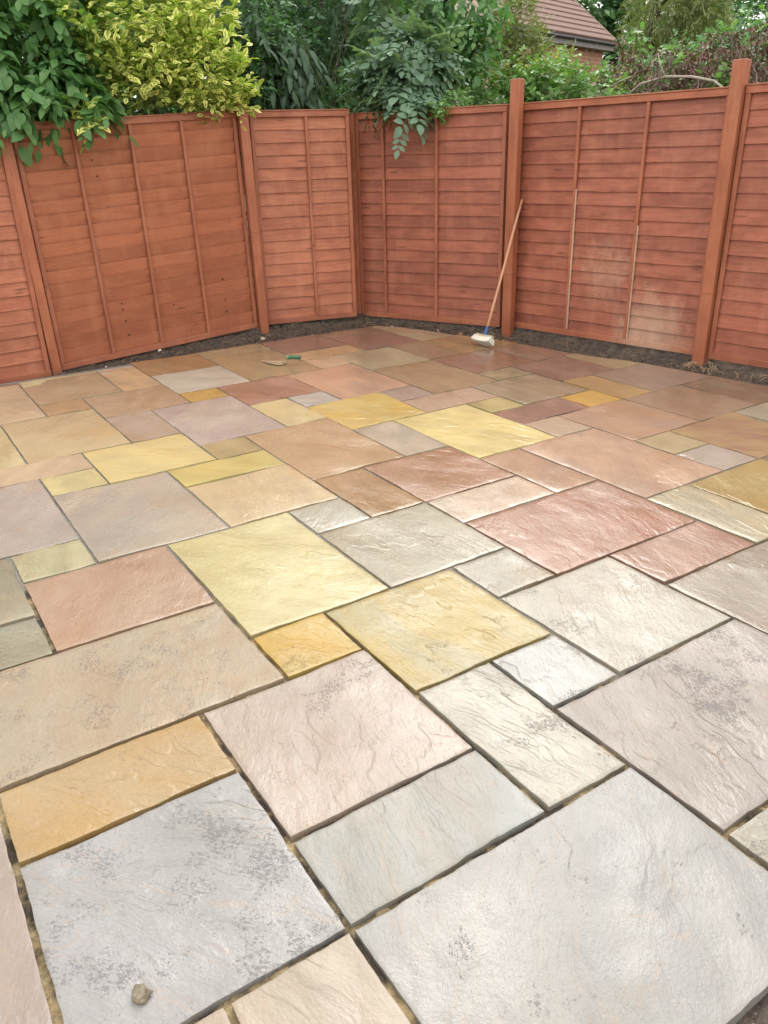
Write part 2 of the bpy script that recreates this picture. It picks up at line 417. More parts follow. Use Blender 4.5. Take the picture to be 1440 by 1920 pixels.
EX = np.array([-3.7, -3.47, -3.17, -2.64, -2.15, -1.3, -0.96, -0.35, 0.07, 1.5, 3.0]); EY = np.array([3.22, 3.26, 3.43, 3.6, 3.78, 3.92, 4.04, 4.15, 4.2, 4.5, 4.82])
def edge_y(x): return np.interp(x, EX, EY)

# ------------------------------------------------------------------ paving slabs
MOD = 0.29
RECTS = [
(-11.396,-9.008,-0.022,1.993,'olivetan'),(-9.008,-7.977,-0.022,0.989,'orangetan'),(-11.396,-7.977,-2.000,-0.022,'beigebrown'),
(-7.977,-4.951,-3.000,-1.016,'palegold'),(-7.977,-4.951,-1.016,0.989,'goldtan'),(-9.008,-6.981,0.989,3.003,'tan'),(-11.396,-9.008,1.993,3.003,'tan2'),
(-6.981,-4.951,0.989,2.029,'greybeige'),(-6.981,-3.940,2.029,3.989,'mauve'),(-11.911,-9.983,3.003,4.956,'ochrebrown'),
(-9.983,-7.899,3.003,4.956,'grey'),(-7.899,-6.981,3.003,3.989,'gold'),(-11.911,-10.983,4.956,7.012,'olive'),(-10.983,-7.899,4.956,7.012,'olivebrown'),
(-10.000,-8.991,7.012,9.066,'ochrestrip'),(-8.991,-7.899,7.012,7.948,'tan'),(-7.899,-4.986,5.942,7.948,'pinktan'),
(-7.899,-5.935,3.989,5.942,'redpink'),(-8.991,-6.878,7.948,9.901,'greenbeige'),(-11.911,-10.000,7.012,9.066,'purplebrown'),
(-11.103,-8.991,9.066,11.079,'purplebrown2'),(-11.911,-11.103,9.066,11.079,'brown'),(-11.911,-8.991,11.079,13.000,'greenbeige'),
(-8.991,-6.878,9.901,11.079,'greentan'),(-8.991,-6.878,11.079,14.000,'ochrebrown'),(-6.878,-4.916,9.901,12.000,'pinkbrown'),
(-6.878,-4.916,12.000,15.000,'brown'),(-4.916,-4.027,9.901,11.048,'greenbeige'),(-6.878,-4.027,7.948,9.901,'goldtan2'),
(-4.986,-4.027,6.944,7.948,'purplegrey'),(-4.027,-2.950,6.944,8.987,'pinkbeige'),(-2.950,-2.060,8.006,8.987,'paleyellow'),
(-4.027,-2.060,8.987,11.048,'greengrey'),(-4.916,-3.001,11.048,13.000,'pinkbrown'),(-4.916,-3.001,13.000,15.000,'olive'),
(-3.001,-1.075,11.048,12.083,'goldbrown'),(-2.060,-1.075,8.006,10.000,'redstrip'),(-2.060,-1.075,10.000,11.048,'brightgold'),
(-3.001,-1.075,12.083,15.000,'mauvebrown'),(-1.075,0.993,9.011,11.048,'pinkbrown2'),(-1.075,0.993,11.048,13.000,'brown2'),
(-1.075,0.993,13.000,15.000,'browngrey'),(0.993,1.952,9.011,10.030,'beigegold'),(1.952,2.987,9.011,10.030,'greymauve'),
(0.993,2.987,10.030,12.102,'redbrown'),(0.993,2.987,12.102,14.000,'palegreen'),(2.987,6.000,8.014,10.030,'ochre'),
(2.987,4.994,6.970,8.014,'palegreen'),(-0.049,2.987,6.970,9.011,'brownpink'),(-1.075,-0.049,8.006,9.011,'beigegrey'),
(-2.950,-0.049,5.993,8.006,'yellow'),(-0.049,1.984,5.993,6.970,'brownpink2'),(-0.964,0.993,4.015,5.993,'redtan'),(0.993,1.984,4.015,5.993,'creampink'),
(1.984,4.009,4.015,6.970,'darkred'),(4.009,4.994,4.976,6.970,'pink'),(4.994,7.000,4.976,8.014,'brownsheen'),(-2.950,-0.964,4.979,5.993,'pinkcream'),
(-4.986,-2.950,4.979,6.944,'yellow2'),(-5.935,-4.986,4.979,5.942,'bluegrey'),(-5.935,-3.940,3.989,4.979,'beigeyellow'),
(-3.940,-0.964,2.987,4.979,'orangetanbig'),(-0.964,0.993,2.987,4.015,'orange'),(-3.940,-2.969,2.029,2.987,'goldolive'),
(-2.969,-1.988,1.024,2.987,'yellowstrip'),(-1.988,-0.015,1.024,2.987,'peach'),(-4.951,-2.969,-0.010,2.029,'yellow3'),
(-4.951,-3.982,-3.000,-0.010,'beigestrip'),(-3.982,-2.969,-0.994,-0.010,'paleyellow2'),(-2.969,-0.015,-0.994,1.024,'greymauve2'),
(-3.982,-0.986,-3.000,-0.994,'mauvegrey'),(-0.986,-0.015,-2.007,-0.994,'palecream'),(-0.986,0.980,-4.000,-2.007,'beigegreen'),
(0.980,1.981,-4.000,-2.007,'greengreyspot'),(-0.015,1.981,-2.007,-0.005,'pinkstone'),(1.981,3.992,-2.970,-0.005,'beigelong'),
(-0.015,3.004,-0.005,2.005,'yellowbig'),(-0.015,0.993,2.005,2.987,'greysmall'),(0.993,3.004,2.005,4.015,'beigegrey2'),
(3.004,4.009,2.988,4.015,'greysmall2'),(3.004,5.002,0.988,2.988,'goldcream'),(4.009,6.007,2.988,4.976,'cream'),(3.004,3.992,-0.005,0.988,'goldsmall'),
(3.992,6.015,-1.011,0.988,'pinknear'),(3.992,4.999,-2.970,-1.011,'goldstrip'),(4.999,7.003,-2.970,-1.011,'greybig'),
(3.992,7.003,-5.000,-2.970,'pinkleft'),(6.015,7.003,-1.011,0.988,'greylight'),(5.002,7.003,0.988,1.999,'creamlong'),
(5.002,6.007,1.999,2.988,'bluesmall'),(6.007,7.995,1.999,4.976,'mauvebig'),(7.003,9.000,-1.011,1.999,'greyhuge'),
(7.995,9.000,1.999,4.000,'creamcorner'),(7.003,9.000,-1.993,-1.011,'beigebottom'),(7.003,9.000,-4.000,-1.993,'beigeleft'),
]
TONE = dict(olivetan=(186,160,118), orangetan=(196,158,112), beigebrown=(200,176,140), palegold=(222,205,150), goldtan=(208,184,136), tan=(196,166,132),
 tan2=(202,170,130), greybeige=(192,172,150), mauve=(200,184,166), ochrebrown=(184,145,95), grey=(196,188,168), gold=(214,172,88), olive=(168,150,108), olivebrown=(166,142,104),
 ochrestrip=(190,152,104), pinktan=(190,152,128), redpink=(190,142,120), greenbeige=(176,158,122), purplebrown=(156,120,100), purplebrown2=(152,114,96), brown=(150,120,95),
 greentan=(168,142,110), pinkbrown=(160,124,104), goldtan2=(182,152,115), purplegrey=(168,146,132), pinkbeige=(192,160,132), paleyellow=(208,188,124), greengrey=(178,158,128),
 goldbrown=(184,146,92), redstrip=(182,140,120), brightgold=(212,168,80), mauvebrown=(160,134,116), pinkbrown2=(184,150,126), brown2=(176,146,120), browngrey=(152,132,108),
 beigegold=(200,180,136), greymauve=(190,174,156), redbrown=(178,136,110), palegreen=(190,180,150), ochre=(200,174,110), brownpink=(198,164,138), beigegrey=(198,176,150),
 yellow=(224,204,134), brownpink2=(196,158,128), redtan=(200,152,122), creampink=(215,190,165), darkred=(192,132,104), pink=(208,162,138), brownsheen=(176,160,140),
 pinkcream=(210,190,162), yellow2=(222,200,128), bluegrey=(182,178,168), beigeyellow=(208,190,140), orangetanbig=(200,162,120), orange=(200,156,110), goldolive=(206,182,126),
 yellowstrip=(216,196,118), peach=(216,190,148), yellow3=(224,204,138), beigestrip=(206,180,146), paleyellow2=(210,196,140), greymauve2=(192,180,166), mauvegrey=(192,178,166),
 palecream=(216,206,160), beigegreen=(196,186,155), greengreyspot=(190,184,155), pinkstone=(216,178,146), beigelong=(214,184,144), yellowbig=(246,230,166), greysmall=(200,192,172),
 beigegrey2=(200,188,160), greysmall2=(198,188,168), goldcream=(214,200,150), cream=(212,202,184), goldsmall=(240,188,66), pinknear=(216,190,170), goldstrip=(226,178,100),
 greybig=(192,190,184), pinkleft=(208,190,180), greylight=(202,203,198), creamlong=(214,207,188), bluesmall=(206,205,198), mauvebig=(208,194,184), greyhuge=(208,203,196),
 creamcorner=(208,200,180), beigebottom=(210,192,168), beigeleft=(214,190,165))
TONE_B = dict(goldcream=(228,198,110), olivetan=(196,168,132), redbrown=(190,160,110), yellow2=(226,186,92), beigelong=(214,194,164), greybig=(206,203,202), pinkstone=(208,164,134),
 darkred=(196,150,124), goldsmall=(238,202,104), goldstrip=(222,186,128), mauve=(188,166,158), cream=(222,214,196), grey=(206,196,176), brownsheen=(196,180,160), pinknear=(222,204,188))
SPOT = dict(greybig=0.85, greyhuge=0.3, goldstrip=0.35, beigelong=0.7, pinknear=0.55, mauvebig=0.7, cream=0.6, bluesmall=0.7, creamlong=0.35, goldcream=0.35, greengreyspot=0.95,
 goldsmall=0.5, greylight=0.15, darkred=0.25, pinkleft=0.2, creamcorner=0.8, yellowbig=0.15, beigebottom=0.1, pinkstone=0.2, brownsheen=0.3)
ANG = dict(greybig=2.2, greyhuge=0.9, beigelong=1.35, pinknear=1.25, mauve=1.0, goldcream=1.7, yellowbig=2.2)
K_STONE = 0.50
def muted(c, q=0.24):
    l_ = 0.3 * c[0] + 0.59 * c[1] + 0.11 * c[2]
    return tuple(v + (l_ - v) * q for v in c)

patio_bits = []
def slab(x0, x1, y0, y1, tone, k):
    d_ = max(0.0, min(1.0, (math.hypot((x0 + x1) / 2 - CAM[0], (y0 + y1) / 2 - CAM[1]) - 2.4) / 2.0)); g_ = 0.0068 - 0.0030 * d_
    x0 += g_; x1 -= g_; y0 += g_; y1 -= g_
    cx, cy = (x0 + x1) / 2, (y0 + y1) / 2
    d = max(1.2, math.hypot(cx - CAM[0], cy - CAM[1]))
    step = min(0.05, max(0.011, 0.008 * d))
    clip = y1 > edge_y(np.linspace(x0, x1, 9)).min() - 0.01
    nx = max(4, int((x1 - x0) / step)); ny = max(4, int((y1 - y0) / step))
    r = 0.0022 / (x1 - x0), 0.0022 / (y1 - y0)
    us = np.concatenate([[0], [r[0]], np.linspace(0, 1, nx + 1)[1:-1], [1 - r[0]], [1]]); vs_ = np.concatenate([[0], [r[1]], np.linspace(0, 1, ny + 1)[1:-1], [1 - r[1]], [1]])
    U, W = np.meshgrid(us, vs_)
    X = x0 + U * (x1 - x0)
    if clip:
        top = np.minimum(y1, edge_y(X) - 0.004 + 0.012 * vnoise(X * 9, X * 0 + k))
        Y = y0 + W * np.maximum(top - y0, 0.01)
    else: Y = y0 + W * (y1 - y0)
    # hand-dressed edges wander by a few millimetres
    bx = np.clip(1 - np.minimum(U, 1 - U) * (x1 - x0) / 0.03, 0, 1); by = np.clip(1 - np.minimum(W, 1 - W) * (y1 - y0) / 0.03, 0, 1)
    sx = np.where(U < 0.5, 1, -1); sy = np.where(W < 0.5, 1, -1)
    e1 = 0.0035 * (0.45 + fbm(X * 0 + k * 3.1 + sx, Y * 14, 3, k)); e2 = 0.0035 * (0.45 + fbm(X * 14, Y * 0 + k * 1.7 + sy, 3, k + 50))
    X = X + bx * sx * e1; Y = Y + by * sy * e2
    rr = random.Random(k * 77 + 5)
    a = ANG.get(tone, rr.choice([0.9, 1.3, 1.7, 2.3, 1.1, 1.5]) + rr.uniform(-.25, .25)) - math.pi / 2
    ca, sa = math.cos(a), math.sin(a)
    P = X * ca + Y * sa; Q = -X * sa + Y * ca
    f1 = fbm(P * 1.3 + k, Q * 3.2, 4, k + 9)
    led = f1 * 5; led = np.floor(led) + np.clip((led - np.floor(led)) * 6, 0, 1)
    Z = 0.0026 * fbm(X * 2.2 + k, Y * 2.2, 2, k) + 0.0016 * led + 0.0009 * fbm(P * 5, Q * 15, 3, k + 3) * (0.6 + 0.8 * vnoise(X * 2.6 + k, Y * 2.6, 7 + k))
    Z = Z + rr.uniform(-0.001, 0.0015) + rr.uniform(-.001, .001) * (U - .5) + rr.uniform(-.001, .001) * (W - .5)
    Z = np.maximum(Z - Z.mean() + 0.001, -0.0022)
    rim = (U <= 0) | (U >= 1) | (W <= 0) | (W >= 1)
    Z = np.where(rim, Z - (1 - 0.8 * d_) * 0.0006 - (1 - 0.75 * d_) * 0.0014 * np.abs(vnoise(X * 30, Y * 30, k)), Z)
    rows, cols = X.shape
    V = np.stack([X - cx, Y - cy, Z], -1).reshape(-1, 3)
    idx = np.arange(rows * cols).reshape(rows, cols)
    F = np.stack([idx[:-1, :-1], idx[:-1, 1:], idx[1:, 1:], idx[1:, :-1]], -1).reshape(-1, 4)
    loop = np.concatenate([idx[0, :-1], idx[:-1, -1], idx[-1, :0:-1], idx[:0:-1, 0]])
    low = V[loop].copy(); low[:, 2] = -0.036
    low[:, 0] *= 0.998; low[:, 1] *= 0.998
    base = len(V); V = np.concatenate([V, low]); n_ = len(loop); j = np.arange(n_)
    S = np.stack([loop, base + j, base + (j + 1) % n_, loop[(j + 1) % n_]], -1)
    F = np.concatenate([F, S])
    me = mesh_of('paving_slab', V, F, M_STONE)
    me.polygons.foreach_set('use_smooth', [True] * (len(F) - n_) + [False] * n_)
    me.attributes.new('sharp_edge', 'BOOLEAN', 'EDGE')
    ev = np.zeros(len(me.edges) * 2, np.int32); me.edges.foreach_get('vertices', ev); ev = ev.reshape(-1, 2); onrim = np.zeros(len(V), bool); onrim[loop] = True
    me.attributes['sharp_edge'].data.foreach_set('value', onrim[ev].all(1))
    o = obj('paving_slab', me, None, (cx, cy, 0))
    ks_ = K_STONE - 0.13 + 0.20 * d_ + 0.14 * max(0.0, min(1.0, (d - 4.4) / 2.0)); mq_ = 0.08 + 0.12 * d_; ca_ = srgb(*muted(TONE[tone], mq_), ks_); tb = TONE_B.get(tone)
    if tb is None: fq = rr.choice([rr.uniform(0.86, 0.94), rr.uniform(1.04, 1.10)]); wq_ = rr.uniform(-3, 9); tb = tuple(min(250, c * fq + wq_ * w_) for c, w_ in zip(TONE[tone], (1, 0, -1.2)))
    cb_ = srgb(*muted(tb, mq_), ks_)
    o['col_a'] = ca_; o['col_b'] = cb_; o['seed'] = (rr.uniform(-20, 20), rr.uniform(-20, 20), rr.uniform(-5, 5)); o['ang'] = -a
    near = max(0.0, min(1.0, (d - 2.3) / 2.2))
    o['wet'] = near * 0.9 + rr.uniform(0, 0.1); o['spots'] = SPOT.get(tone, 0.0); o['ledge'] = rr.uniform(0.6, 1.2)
    patio_bits.append(o)
    return o

cells = set()
for k, (u0, u1, v0, v1, tone) in enumerate(RECTS):
    slab(u0 * MOD, u1 * MOD, v0 * MOD, v1 * MOD, tone, k)
    for u in range(round(u0), round(u1)):
        for v in range(round(v0), round(v1)): cells.add((u, v))
# the patio runs on beyond the frame: same random-course pattern
fr = random.Random(3); k = 200
names_ = list(TONE)
for u in range(-12, 9):
    for v in range(-8, 17):
        if (u, v) in cells or u * MOD < -3.5 and v < 5: continue
        if v * MOD > edge_y((u + 0.5) * MOD) - 0.1: continue
        best = (1, 1)
        for (a, b) in fr.sample([(2, 2), (3, 2), (2, 3), (2, 1), (1, 2)], 5) + [(1, 1)]:
            if u + a <= 9 and all((u + i, v + j) not in cells for i in range(a) for j in range(b)): best = (a, b); break
        for i in range(best[0]):
            for j in range(best[1]): cells.add((u + i, v + j))
        lo = max(u * MOD, -3.36) if v < 5 else u * MOD
        slab(lo, (u + best[0]) * MOD, v * MOD, (v + best[1]) * MOD, fr.choice(names_), k); k += 1

# bedding under and between the slabs
def bed_grid(x0, x1, y0, y1, s):
    xs = np.arange(x0, x1 + s / 2, s); ys = np.arange(y0, y1 + s / 2, s)
    X, Y = np.meshgrid(xs, ys)
    ymax = edge_y(X) - 0.015
    Yc = np.minimum(Y, ymax)
    u = X / MOD; v = Yc / MOD
    near = 1 / (1 + np.exp(-(u - 2.6 - 0.36 * np.clip(v, 0, 9) + 1.6 * vnoise(u * 0.9, v * 0.9, 5)) * 2.2))
    near = np.where((np.abs(v - 3) < 0.12) & (u < 6), near * 0.15, near)
    near = np.where((np.abs(v - 0) < 0.12) & (u > 1) & (u < 3), near * 0.5 + 0.25, near)
    near = np.where((np.abs(v + 2) < 0.15) & (u > 0.2) & (u < 2.2), 0.9, near)
    near = np.where((np.abs(u - 2) < 0.15) & (v < 0) & (v > -4), 0.8, near)
    fill = 1 - near
    Z = -0.0062 * fill - 0.0165 * near + near * (0.011 * fbm(X * 24, Yc * 24, 4, 2)) + fill * 0.0018 * vnoise(X * 60, Yc * 60, 8)
    Z = np.where(Y > ymax, -0.05, Z)
    V = np.stack([X, Yc, Z], -1).reshape(-1, 3); idx = np.arange(X.size).reshape(X.shape)
    F = np.stack([idx[:-1, :-1], idx[:-1, 1:], idx[1:, 1:], idx[1:, :-1]], -1).reshape(-1, 4)
    return V, F, fill.ravel()
B1 = bed_grid(-3.44, 0.3, -2.2, 4.8, 0.024); B2 = bed_grid(0.3, 2.58, -2.2, 2.6, 0.0095); B3 = bed_grid(0.3, 2.58, 2.6, 4.8, 0.024)
VV = np.concatenate([B1[0], B2[0], B3[0]]); n1, n2 = len(B1[0]), len(B2[0])
FF = np.concatenate([B1[1], B2[1] + n1, B3[1] + n1 + n2])
patio = tag(obj('patio', mesh_of('patio', VV, FF, M_BED, smooth=True, attrs={'fill': np.concatenate([B1[2], B2[2], B3[2]])})), kind='structure')
for o in patio_bits: o.parent = patio

# ------------------------------------------------------------------ fence
H = 1.83
def slat_mesh(L, zc, hgt, back, rr, mat):
    n = 26
    xs = np.linspace(0.0, L, n); th = 0.008
    amp = rr.choice([0.0012, 0.002, 0.002, 0.0045]); s = rr.randrange(9999)
    wav = amp * fbm(xs * 3.5 + s, xs * 0 + s, 3, s)
    if rr.random() < 0.15: c = rr.uniform(.2, L - .2); wav += -0.006 * np.exp(-((xs - c) / 0.05) ** 2)
    wrp = 0.0025 * vnoise(xs * 1.6 + s, xs * 0 + 3.3, s)
    zb = zc - hgt / 2 + wav; zt = np.full(n, zc + hgt / 2)
    yb, yt = (0.015, 0.001) if not back else (-0.012, 0.016)
    V = []
    for i in range(n):
        w = wrp[i]
        V += [(xs[i], yt + w, zt[i]), (xs[i], yb + w, zb[i]), (xs[i], yb - th + w, zb[i]), (xs[i], yt - th + w, zt[i])]
    F = []
    for i in range(n - 1):
        for k_ in range(4):
            a, b = i * 4 + k_, i * 4 + (k_ + 1) % 4
            F.append((a, b, b + 4, a + 4))
    F += [(0, 3, 2, 1), tuple((n - 1) * 4 + k_ for k_ in range(4))]
    return mesh_of('slat', V, F, mat)

def fence_panel(name, p0, p1, z0, z1, battens, label, back=False, seed=1, mat=M_SLAT, rail=M_RAIL, stiles=(1, 1), bare=(), nsl=17, cap=True, plumb=1.0):
    p0 = Vector((*p0, z0)); p1 = Vector((*p1, z1)); d = p1 - p0; L = math.hypot(d.x, d.y); rz = math.atan2(d.y, d.x)
    root = empty(name, p0, 0.0, label=label, cat='fence', group='overlap fence panels round the patio')
    # local x along the panel, local y towards the patio (which lies to the right of p0->p1)
    root.rotation_euler = (0, -math.atan2(d.z, L), rz)
    rr = random.Random(seed)
    S = -1.0   # patio side is local -y
    sh = plumb * d.z / L
    def put(nm, V, F, m_):
        V = [(v[0] + sh * v[2], S * v[1], v[2]) for v in V]; F = [tuple(reversed(f)) for f in F]
        o = obj(nm, mesh_of(nm, V, F, m_), root); return o
    pitch = (H - 0.06) / nsl
    for i in range(nsl):
        zc = 0.03 + (i + 0.5) * pitch
        me = slat_mesh(L, zc, pitch + 0.022, back, rr, mat)
        for v in me.vertices: v.co.y *= S; v.co.x += sh * v.co.z
        me.flip_normals()
        obj('slat', me, root)
    bt = 0.012
    yf = 0.0175 if not back else 0.0165
    top = H
    put('top_rail', *box(0, L, yf, yf + bt + 0.004, top - 0.045, top, 0.002), rail)
    put('top_rail', *box(0, L, -0.028, -0.0125, top - 0.045, top, 0.002), rail)
    if cap: put('cap_strip', *box(-0.002, L + 0.002, -0.030, yf + bt + 0.008, top + 0.0015, top + 0.012, 0.002), rail)
    put('bottom_rail', *box(0, L, yf, yf + bt + 0.004, -0.012, 0.036, 0.002), rail)
    w = 0.034
    xs = [w / 2 + 0.001] if stiles[0] else []
    xs += list(battens)
    if stiles[1]: xs.append(L - w / 2 - 0.001)
    for i, x in enumerate(xs):
        st = (i == 0 and stiles[0]) or (i == len(xs) - 1 and stiles[1])
        ww = w if st else 0.026
        lean = rr.uniform(-0.004, 0.004)
        V, F = box(x - ww / 2, x + ww / 2, yf, yf + bt + (0.006 if not st else 0.002), 0.038, top - 0.047, 0.0018)
        V = [(v[0] + lean * (v[2] - 0.9), v[1], v[2]) for v in V]
        put('batten', V, F, M_BATTEN)
    for (x, za, zb) in bare:
        put('bare_edge', *box(x - 0.0022, x + 0.0015, yf, yf + bt + 0.0045, za, zb), M_BARE)
    put('back_batten', *box(0.001, 0.036, -0.028, -0.0125, 0.0, top - 0.047), M_BATTEN)
    put('back_batten', *box(L - 0.036, L - 0.001, -0.028, -0.0125, 0.0, top - 0.047), M_BATTEN)
    return root

AL, AR, BL, BR = (-3.885, 0.420), (-4.003, 2.275), (-4.05, 2.395), (-3.835, 3.285)
CL, CR, DL, DR = (-3.955, 3.44), (-2.585, 4.11), (-2.53, 4.205), (-0.745, 4.535)
EL = (-0.618, 4.505)
ZR = (-3.83, 0.318); ZL = (-3.60, -1.52)
E2 = (EL[0] + 1.83 * math.cos(math.radians(9.5)), EL[1] + 1.83 * math.sin(math.radians(9.5)))
PA = fence_panel('overlap_fence', AL, AR, -0.057, 0.045, (0.45, 0.90, 1.35), 'wide reversed fence panel in four bays under the golden shrub, between two posts', back=True, seed=4, mat=M_SLAT_BACK, cap=True, plumb=0.7)
PB = fence_panel('overlap_fence', BL, BR, 0.045, 0.05, (0.51,), 'narrow two bay fence panel left of the fence corner', seed=9)
PC = fence_panel('overlap_fence', CL, CR, 0.023, 0.026, (0.30, 0.86), 'three bay fence panel right of the corner, under the overhanging elder', seed=12, mat=M_SLAT_DARK, bare=())
PD = fence_panel('overlap_fence', DL, DR, 0.028, 0.031, (0.60, 1.19), 'full fence panel with pale splashed dirt low on it, right of the broom', seed=23, mat=M_SLAT_SPLASH, rail=M_RAIL_SPLASH, bare=((0.6165, 0.04, 1.18), (1.2065, 0.04, 0.92)))
PE = fence_panel('overlap_fence', EL, E2, 0.034, 0.034, (0.60, 1.19), 'fence panel at the right edge of the photo, cut off by the frame', seed=31, mat=M_SLAT_DARK)
PZ = fence_panel('overlap_fence', ZL, ZR, -0.08, -0.075, (0.60, 1.20), 'fence panel with wavy slats at the left photo edge, before the leaning post', seed=44)
# dark little knot holes in the reversed panel
for (x, z) in ((0.55, 1.67), (0.565, 1.55), (0.585, 1.43), (0.60, 0.43), (0.602, 0.38), (0.612, 0.28), (0.618, 0.16), (1.06, 0.34), (1.56, 0.48), (1.565, 0.30), (1.56, 0.19)):
    V, F = [], []
    for k_ in range(8): V.append((x + 0.038 * z + 0.0052 * math.cos(k_ * math.pi / 4), -0.0155, z + 0.0058 * math.sin(k_ * math.pi / 4)))
    for k_ in range(8): V.append((x + 0.038 * z + 0.0052 * math.cos(k_ * math.pi / 4), -0.002, z + 0.0058 * math.sin(k_ * math.pi / 4)))
    F = [tuple(range(8))] + [(k_, k_ + 8, (k_ + 1) % 8 + 8, (k_ + 1) % 8) for k_ in range(8)]
    obj('knot_hole', mesh_of('knot_hole', V, F, M_NAIL), PA)

def post(x, y, z0, z1, rz, label, w=0.088, lean=(0, 0)):
    r = w / 2; b = 0.005; n = 10
    V, F = [], []
    ring = [(-r + b, -r), (r - b, -r), (r, -r + b), (r, r - b), (r - b, r), (-r + b, r), (-r, r - b), (-r, -r + b)]
    zs = np.linspace(0, z1 - z0, n)
    for z in zs:
        for (a, c) in ring: V.append((a + lean[0] * z, c + lean[1] * z, z))
    V += [(a * 0.93 + lean[0] * zs[-1], c * 0.93 + lean[1] * zs[-1], zs[-1] + 0.003) for a, c in ring]
    for i in range(n):
        for k_ in range(8): F.append((i * 8 + k_, i * 8 + (k_ + 1) % 8, (i + 1) * 8 + (k_ + 1) % 8, (i + 1) * 8 + k_))
    F.append(tuple(n * 8 + k_ for k_ in range(8)))
    o = obj('fence_post', mesh_of('fence_post', V, F, M_POST), None, (x, y, z0)); o.rotation_euler = (0, 0, rz)
    tag(o, label, 'fence post', 'timber fence posts')
    return o
post(-3.845, 0.375, -0.16, 1.79, math.radians(4), 'leaning brown fence post at the far left, between two panels', 0.076, (0, -0.022))
post(-3.950, 2.322, -0.10, 1.93, math.radians(-6), 'reddish fence post left of the narrow two bay panel', 0.082, (0, -0.014))
post(-3.94, 3.385, -0.10, 1.86, math.radians(45), 'thin post in the fence corner between the narrow and the three bay panel', 0.052)
post(-2.475, 4.10, -0.13, 2.04, math.radians(19), 'fence post directly behind the leaning broom handle, standing above the panels', 0.088)
post(-0.665, 4.46, -0.13, 2.02, math.radians(12), 'orange brown fence post at the right whose top stands highest in the photo', 0.092)

# ------------------------------------------------------------------ soil strip along the fence
FXY = [(-3.52, -2.2), (-3.60, -1.52), (-3.83, 0.29), (-3.885, 0.425), (-4.0, 2.262), (-4.05, 2.395), (-3.9, 3.4), (-3.955, 3.44), (-2.585, 4.11), (-2.53, 4.205), (-0.745, 4.535), (-0.6, 4.5), E2, (2.9, 5.1)]
EDG = [(-3.36, -2.2), (-3.36, -1.52), (-3.37, 0.29), (-3.38, 0.5), (-3.47, 1.9), (-3.47, 2.3), (-3.47, 3.15), (-3.46, 3.25), (-2.45, 3.66), (-2.15, 3.78), (-0.9, 4.05), (-0.35, 4.15), (1.2, 4.43), (2.9, 4.8)]
FZ = [-0.09, -0.09, -0.085, -0.07, 0.03, 0.035, 0.03, 0.02, 0.012, 0.012, 0.005, 0.0, 0.01, 0.01]
def soil_strip():
    rows = []
    ts = []
    for i in range(len(FXY) - 1):
        L_ = math.dist(FXY[i], FXY[i + 1]); n_ = max(2, int(L_ / 0.014))
        for j in range(n_): ts.append((i, j / n_))
    ts.append((len(FXY) - 2, 1.0))
    prof = np.concatenate([np.linspace(-0.06, 1.0, 40), np.linspace(1.06, 3.0, 14)])
    V = []
    for (i, t_) in ts:
        a = np.array(EDG[i]) * (1 - t_) + np.array(EDG[i + 1]) * t_; b = np.array(FXY[i]) * (1 - t_) + np.array(FXY[i + 1]) * t_
        fz = FZ[i] * (1 - t_) + FZ[i + 1] * t_
        P = a[None] + (b - a)[None] * prof[:, None]
        dip = np.interp(prof, [-0.06, 0.0, 0.12, 0.7, 0.95, 1.1, 3.0], [-0.05, -0.04, -0.05 + 0.2 * min(fz, 0), -0.055 + 0.45 * fz, fz - 0.02, fz + 0.0, fz])
        nz = 0.034 * fbm(P[:, 0] * 7, P[:, 1] * 7, 5, 31) + 0.030 * np.maximum(0, fbm(P[:, 0] * 22, P[:, 1] * 22, 3, 77))
        nz *= np.interp(prof, [-0.06, 0.02, 0.2, 3], [0.25, 0.5, 1, 1])
        V.append(np.column_stack([P, dip + nz]))
    A = np.array(V); r_, c_ = A.shape[:2]; idx = np.arange(r_ * c_).reshape(r_, c_)
    F = np.stack([idx[:-1, :-1], idx[:-1, 1:], idx[1:, 1:], idx[1:, :-1]], -1).reshape(-1, 4)
    return tag(obj('soil_bed', mesh_of('soil_bed', A.reshape(-1, 3), F, M_SOIL, smooth=True)), kind='structure')
soil_strip()
# bottom right corner: soil where the paving stops
A = []
xs = np.linspace(2.58, 4.2, 90); ys = np.linspace(-2.4, 2.6, 220); X, Y = np.meshgrid(xs, ys)
Z = -0.03 + 0.012 * fbm(X * 8, Y * 8, 5, 3)
idx = np.arange(X.size).reshape(X.shape)
F = np.stack([idx[:-1, :-1], idx[:-1, 1:], idx[1:, 1:], idx[1:, :-1]], -1).reshape(-1, 4)
tag(obj('bare_soil', mesh_of('bare_soil', np.stack([X, Y, Z], -1).reshape(-1, 3), F, M_SOIL, smooth=True)), kind='structure')

def soil_point(s, t_):
    """s 0..1 along left fence+right fence, t_ 0 edge..1 fence"""
    f = s * (len(FXY) - 1); i = min(int(f), len(FXY) - 2); q = f - i
    a = Vector(EDG[i]).lerp(Vector(EDG[i + 1]), q); b = Vector(FXY[i]).lerp(Vector(FXY[i + 1]), q)
    p = a.lerp(b, t_); fz = FZ[i] * (1 - q) + FZ[i + 1] * q
    dip = float(np.interp(t_, [-0.06, 0.0, 0.12, 0.7, 0.95, 1.1], [-0.05, -0.04, -0.05 + 0.2 * min(fz, 0), -0.055 + 0.45 * fz, fz - 0.02, fz]))
    nz = 0.034 * fbm(p.x * 7, p.y * 7, 5, 31) + 0.030 * max(0, float(fbm(p.x * 22, p.y * 22, 3, 77)))
    return p.x, p.y, dip + float(nz)

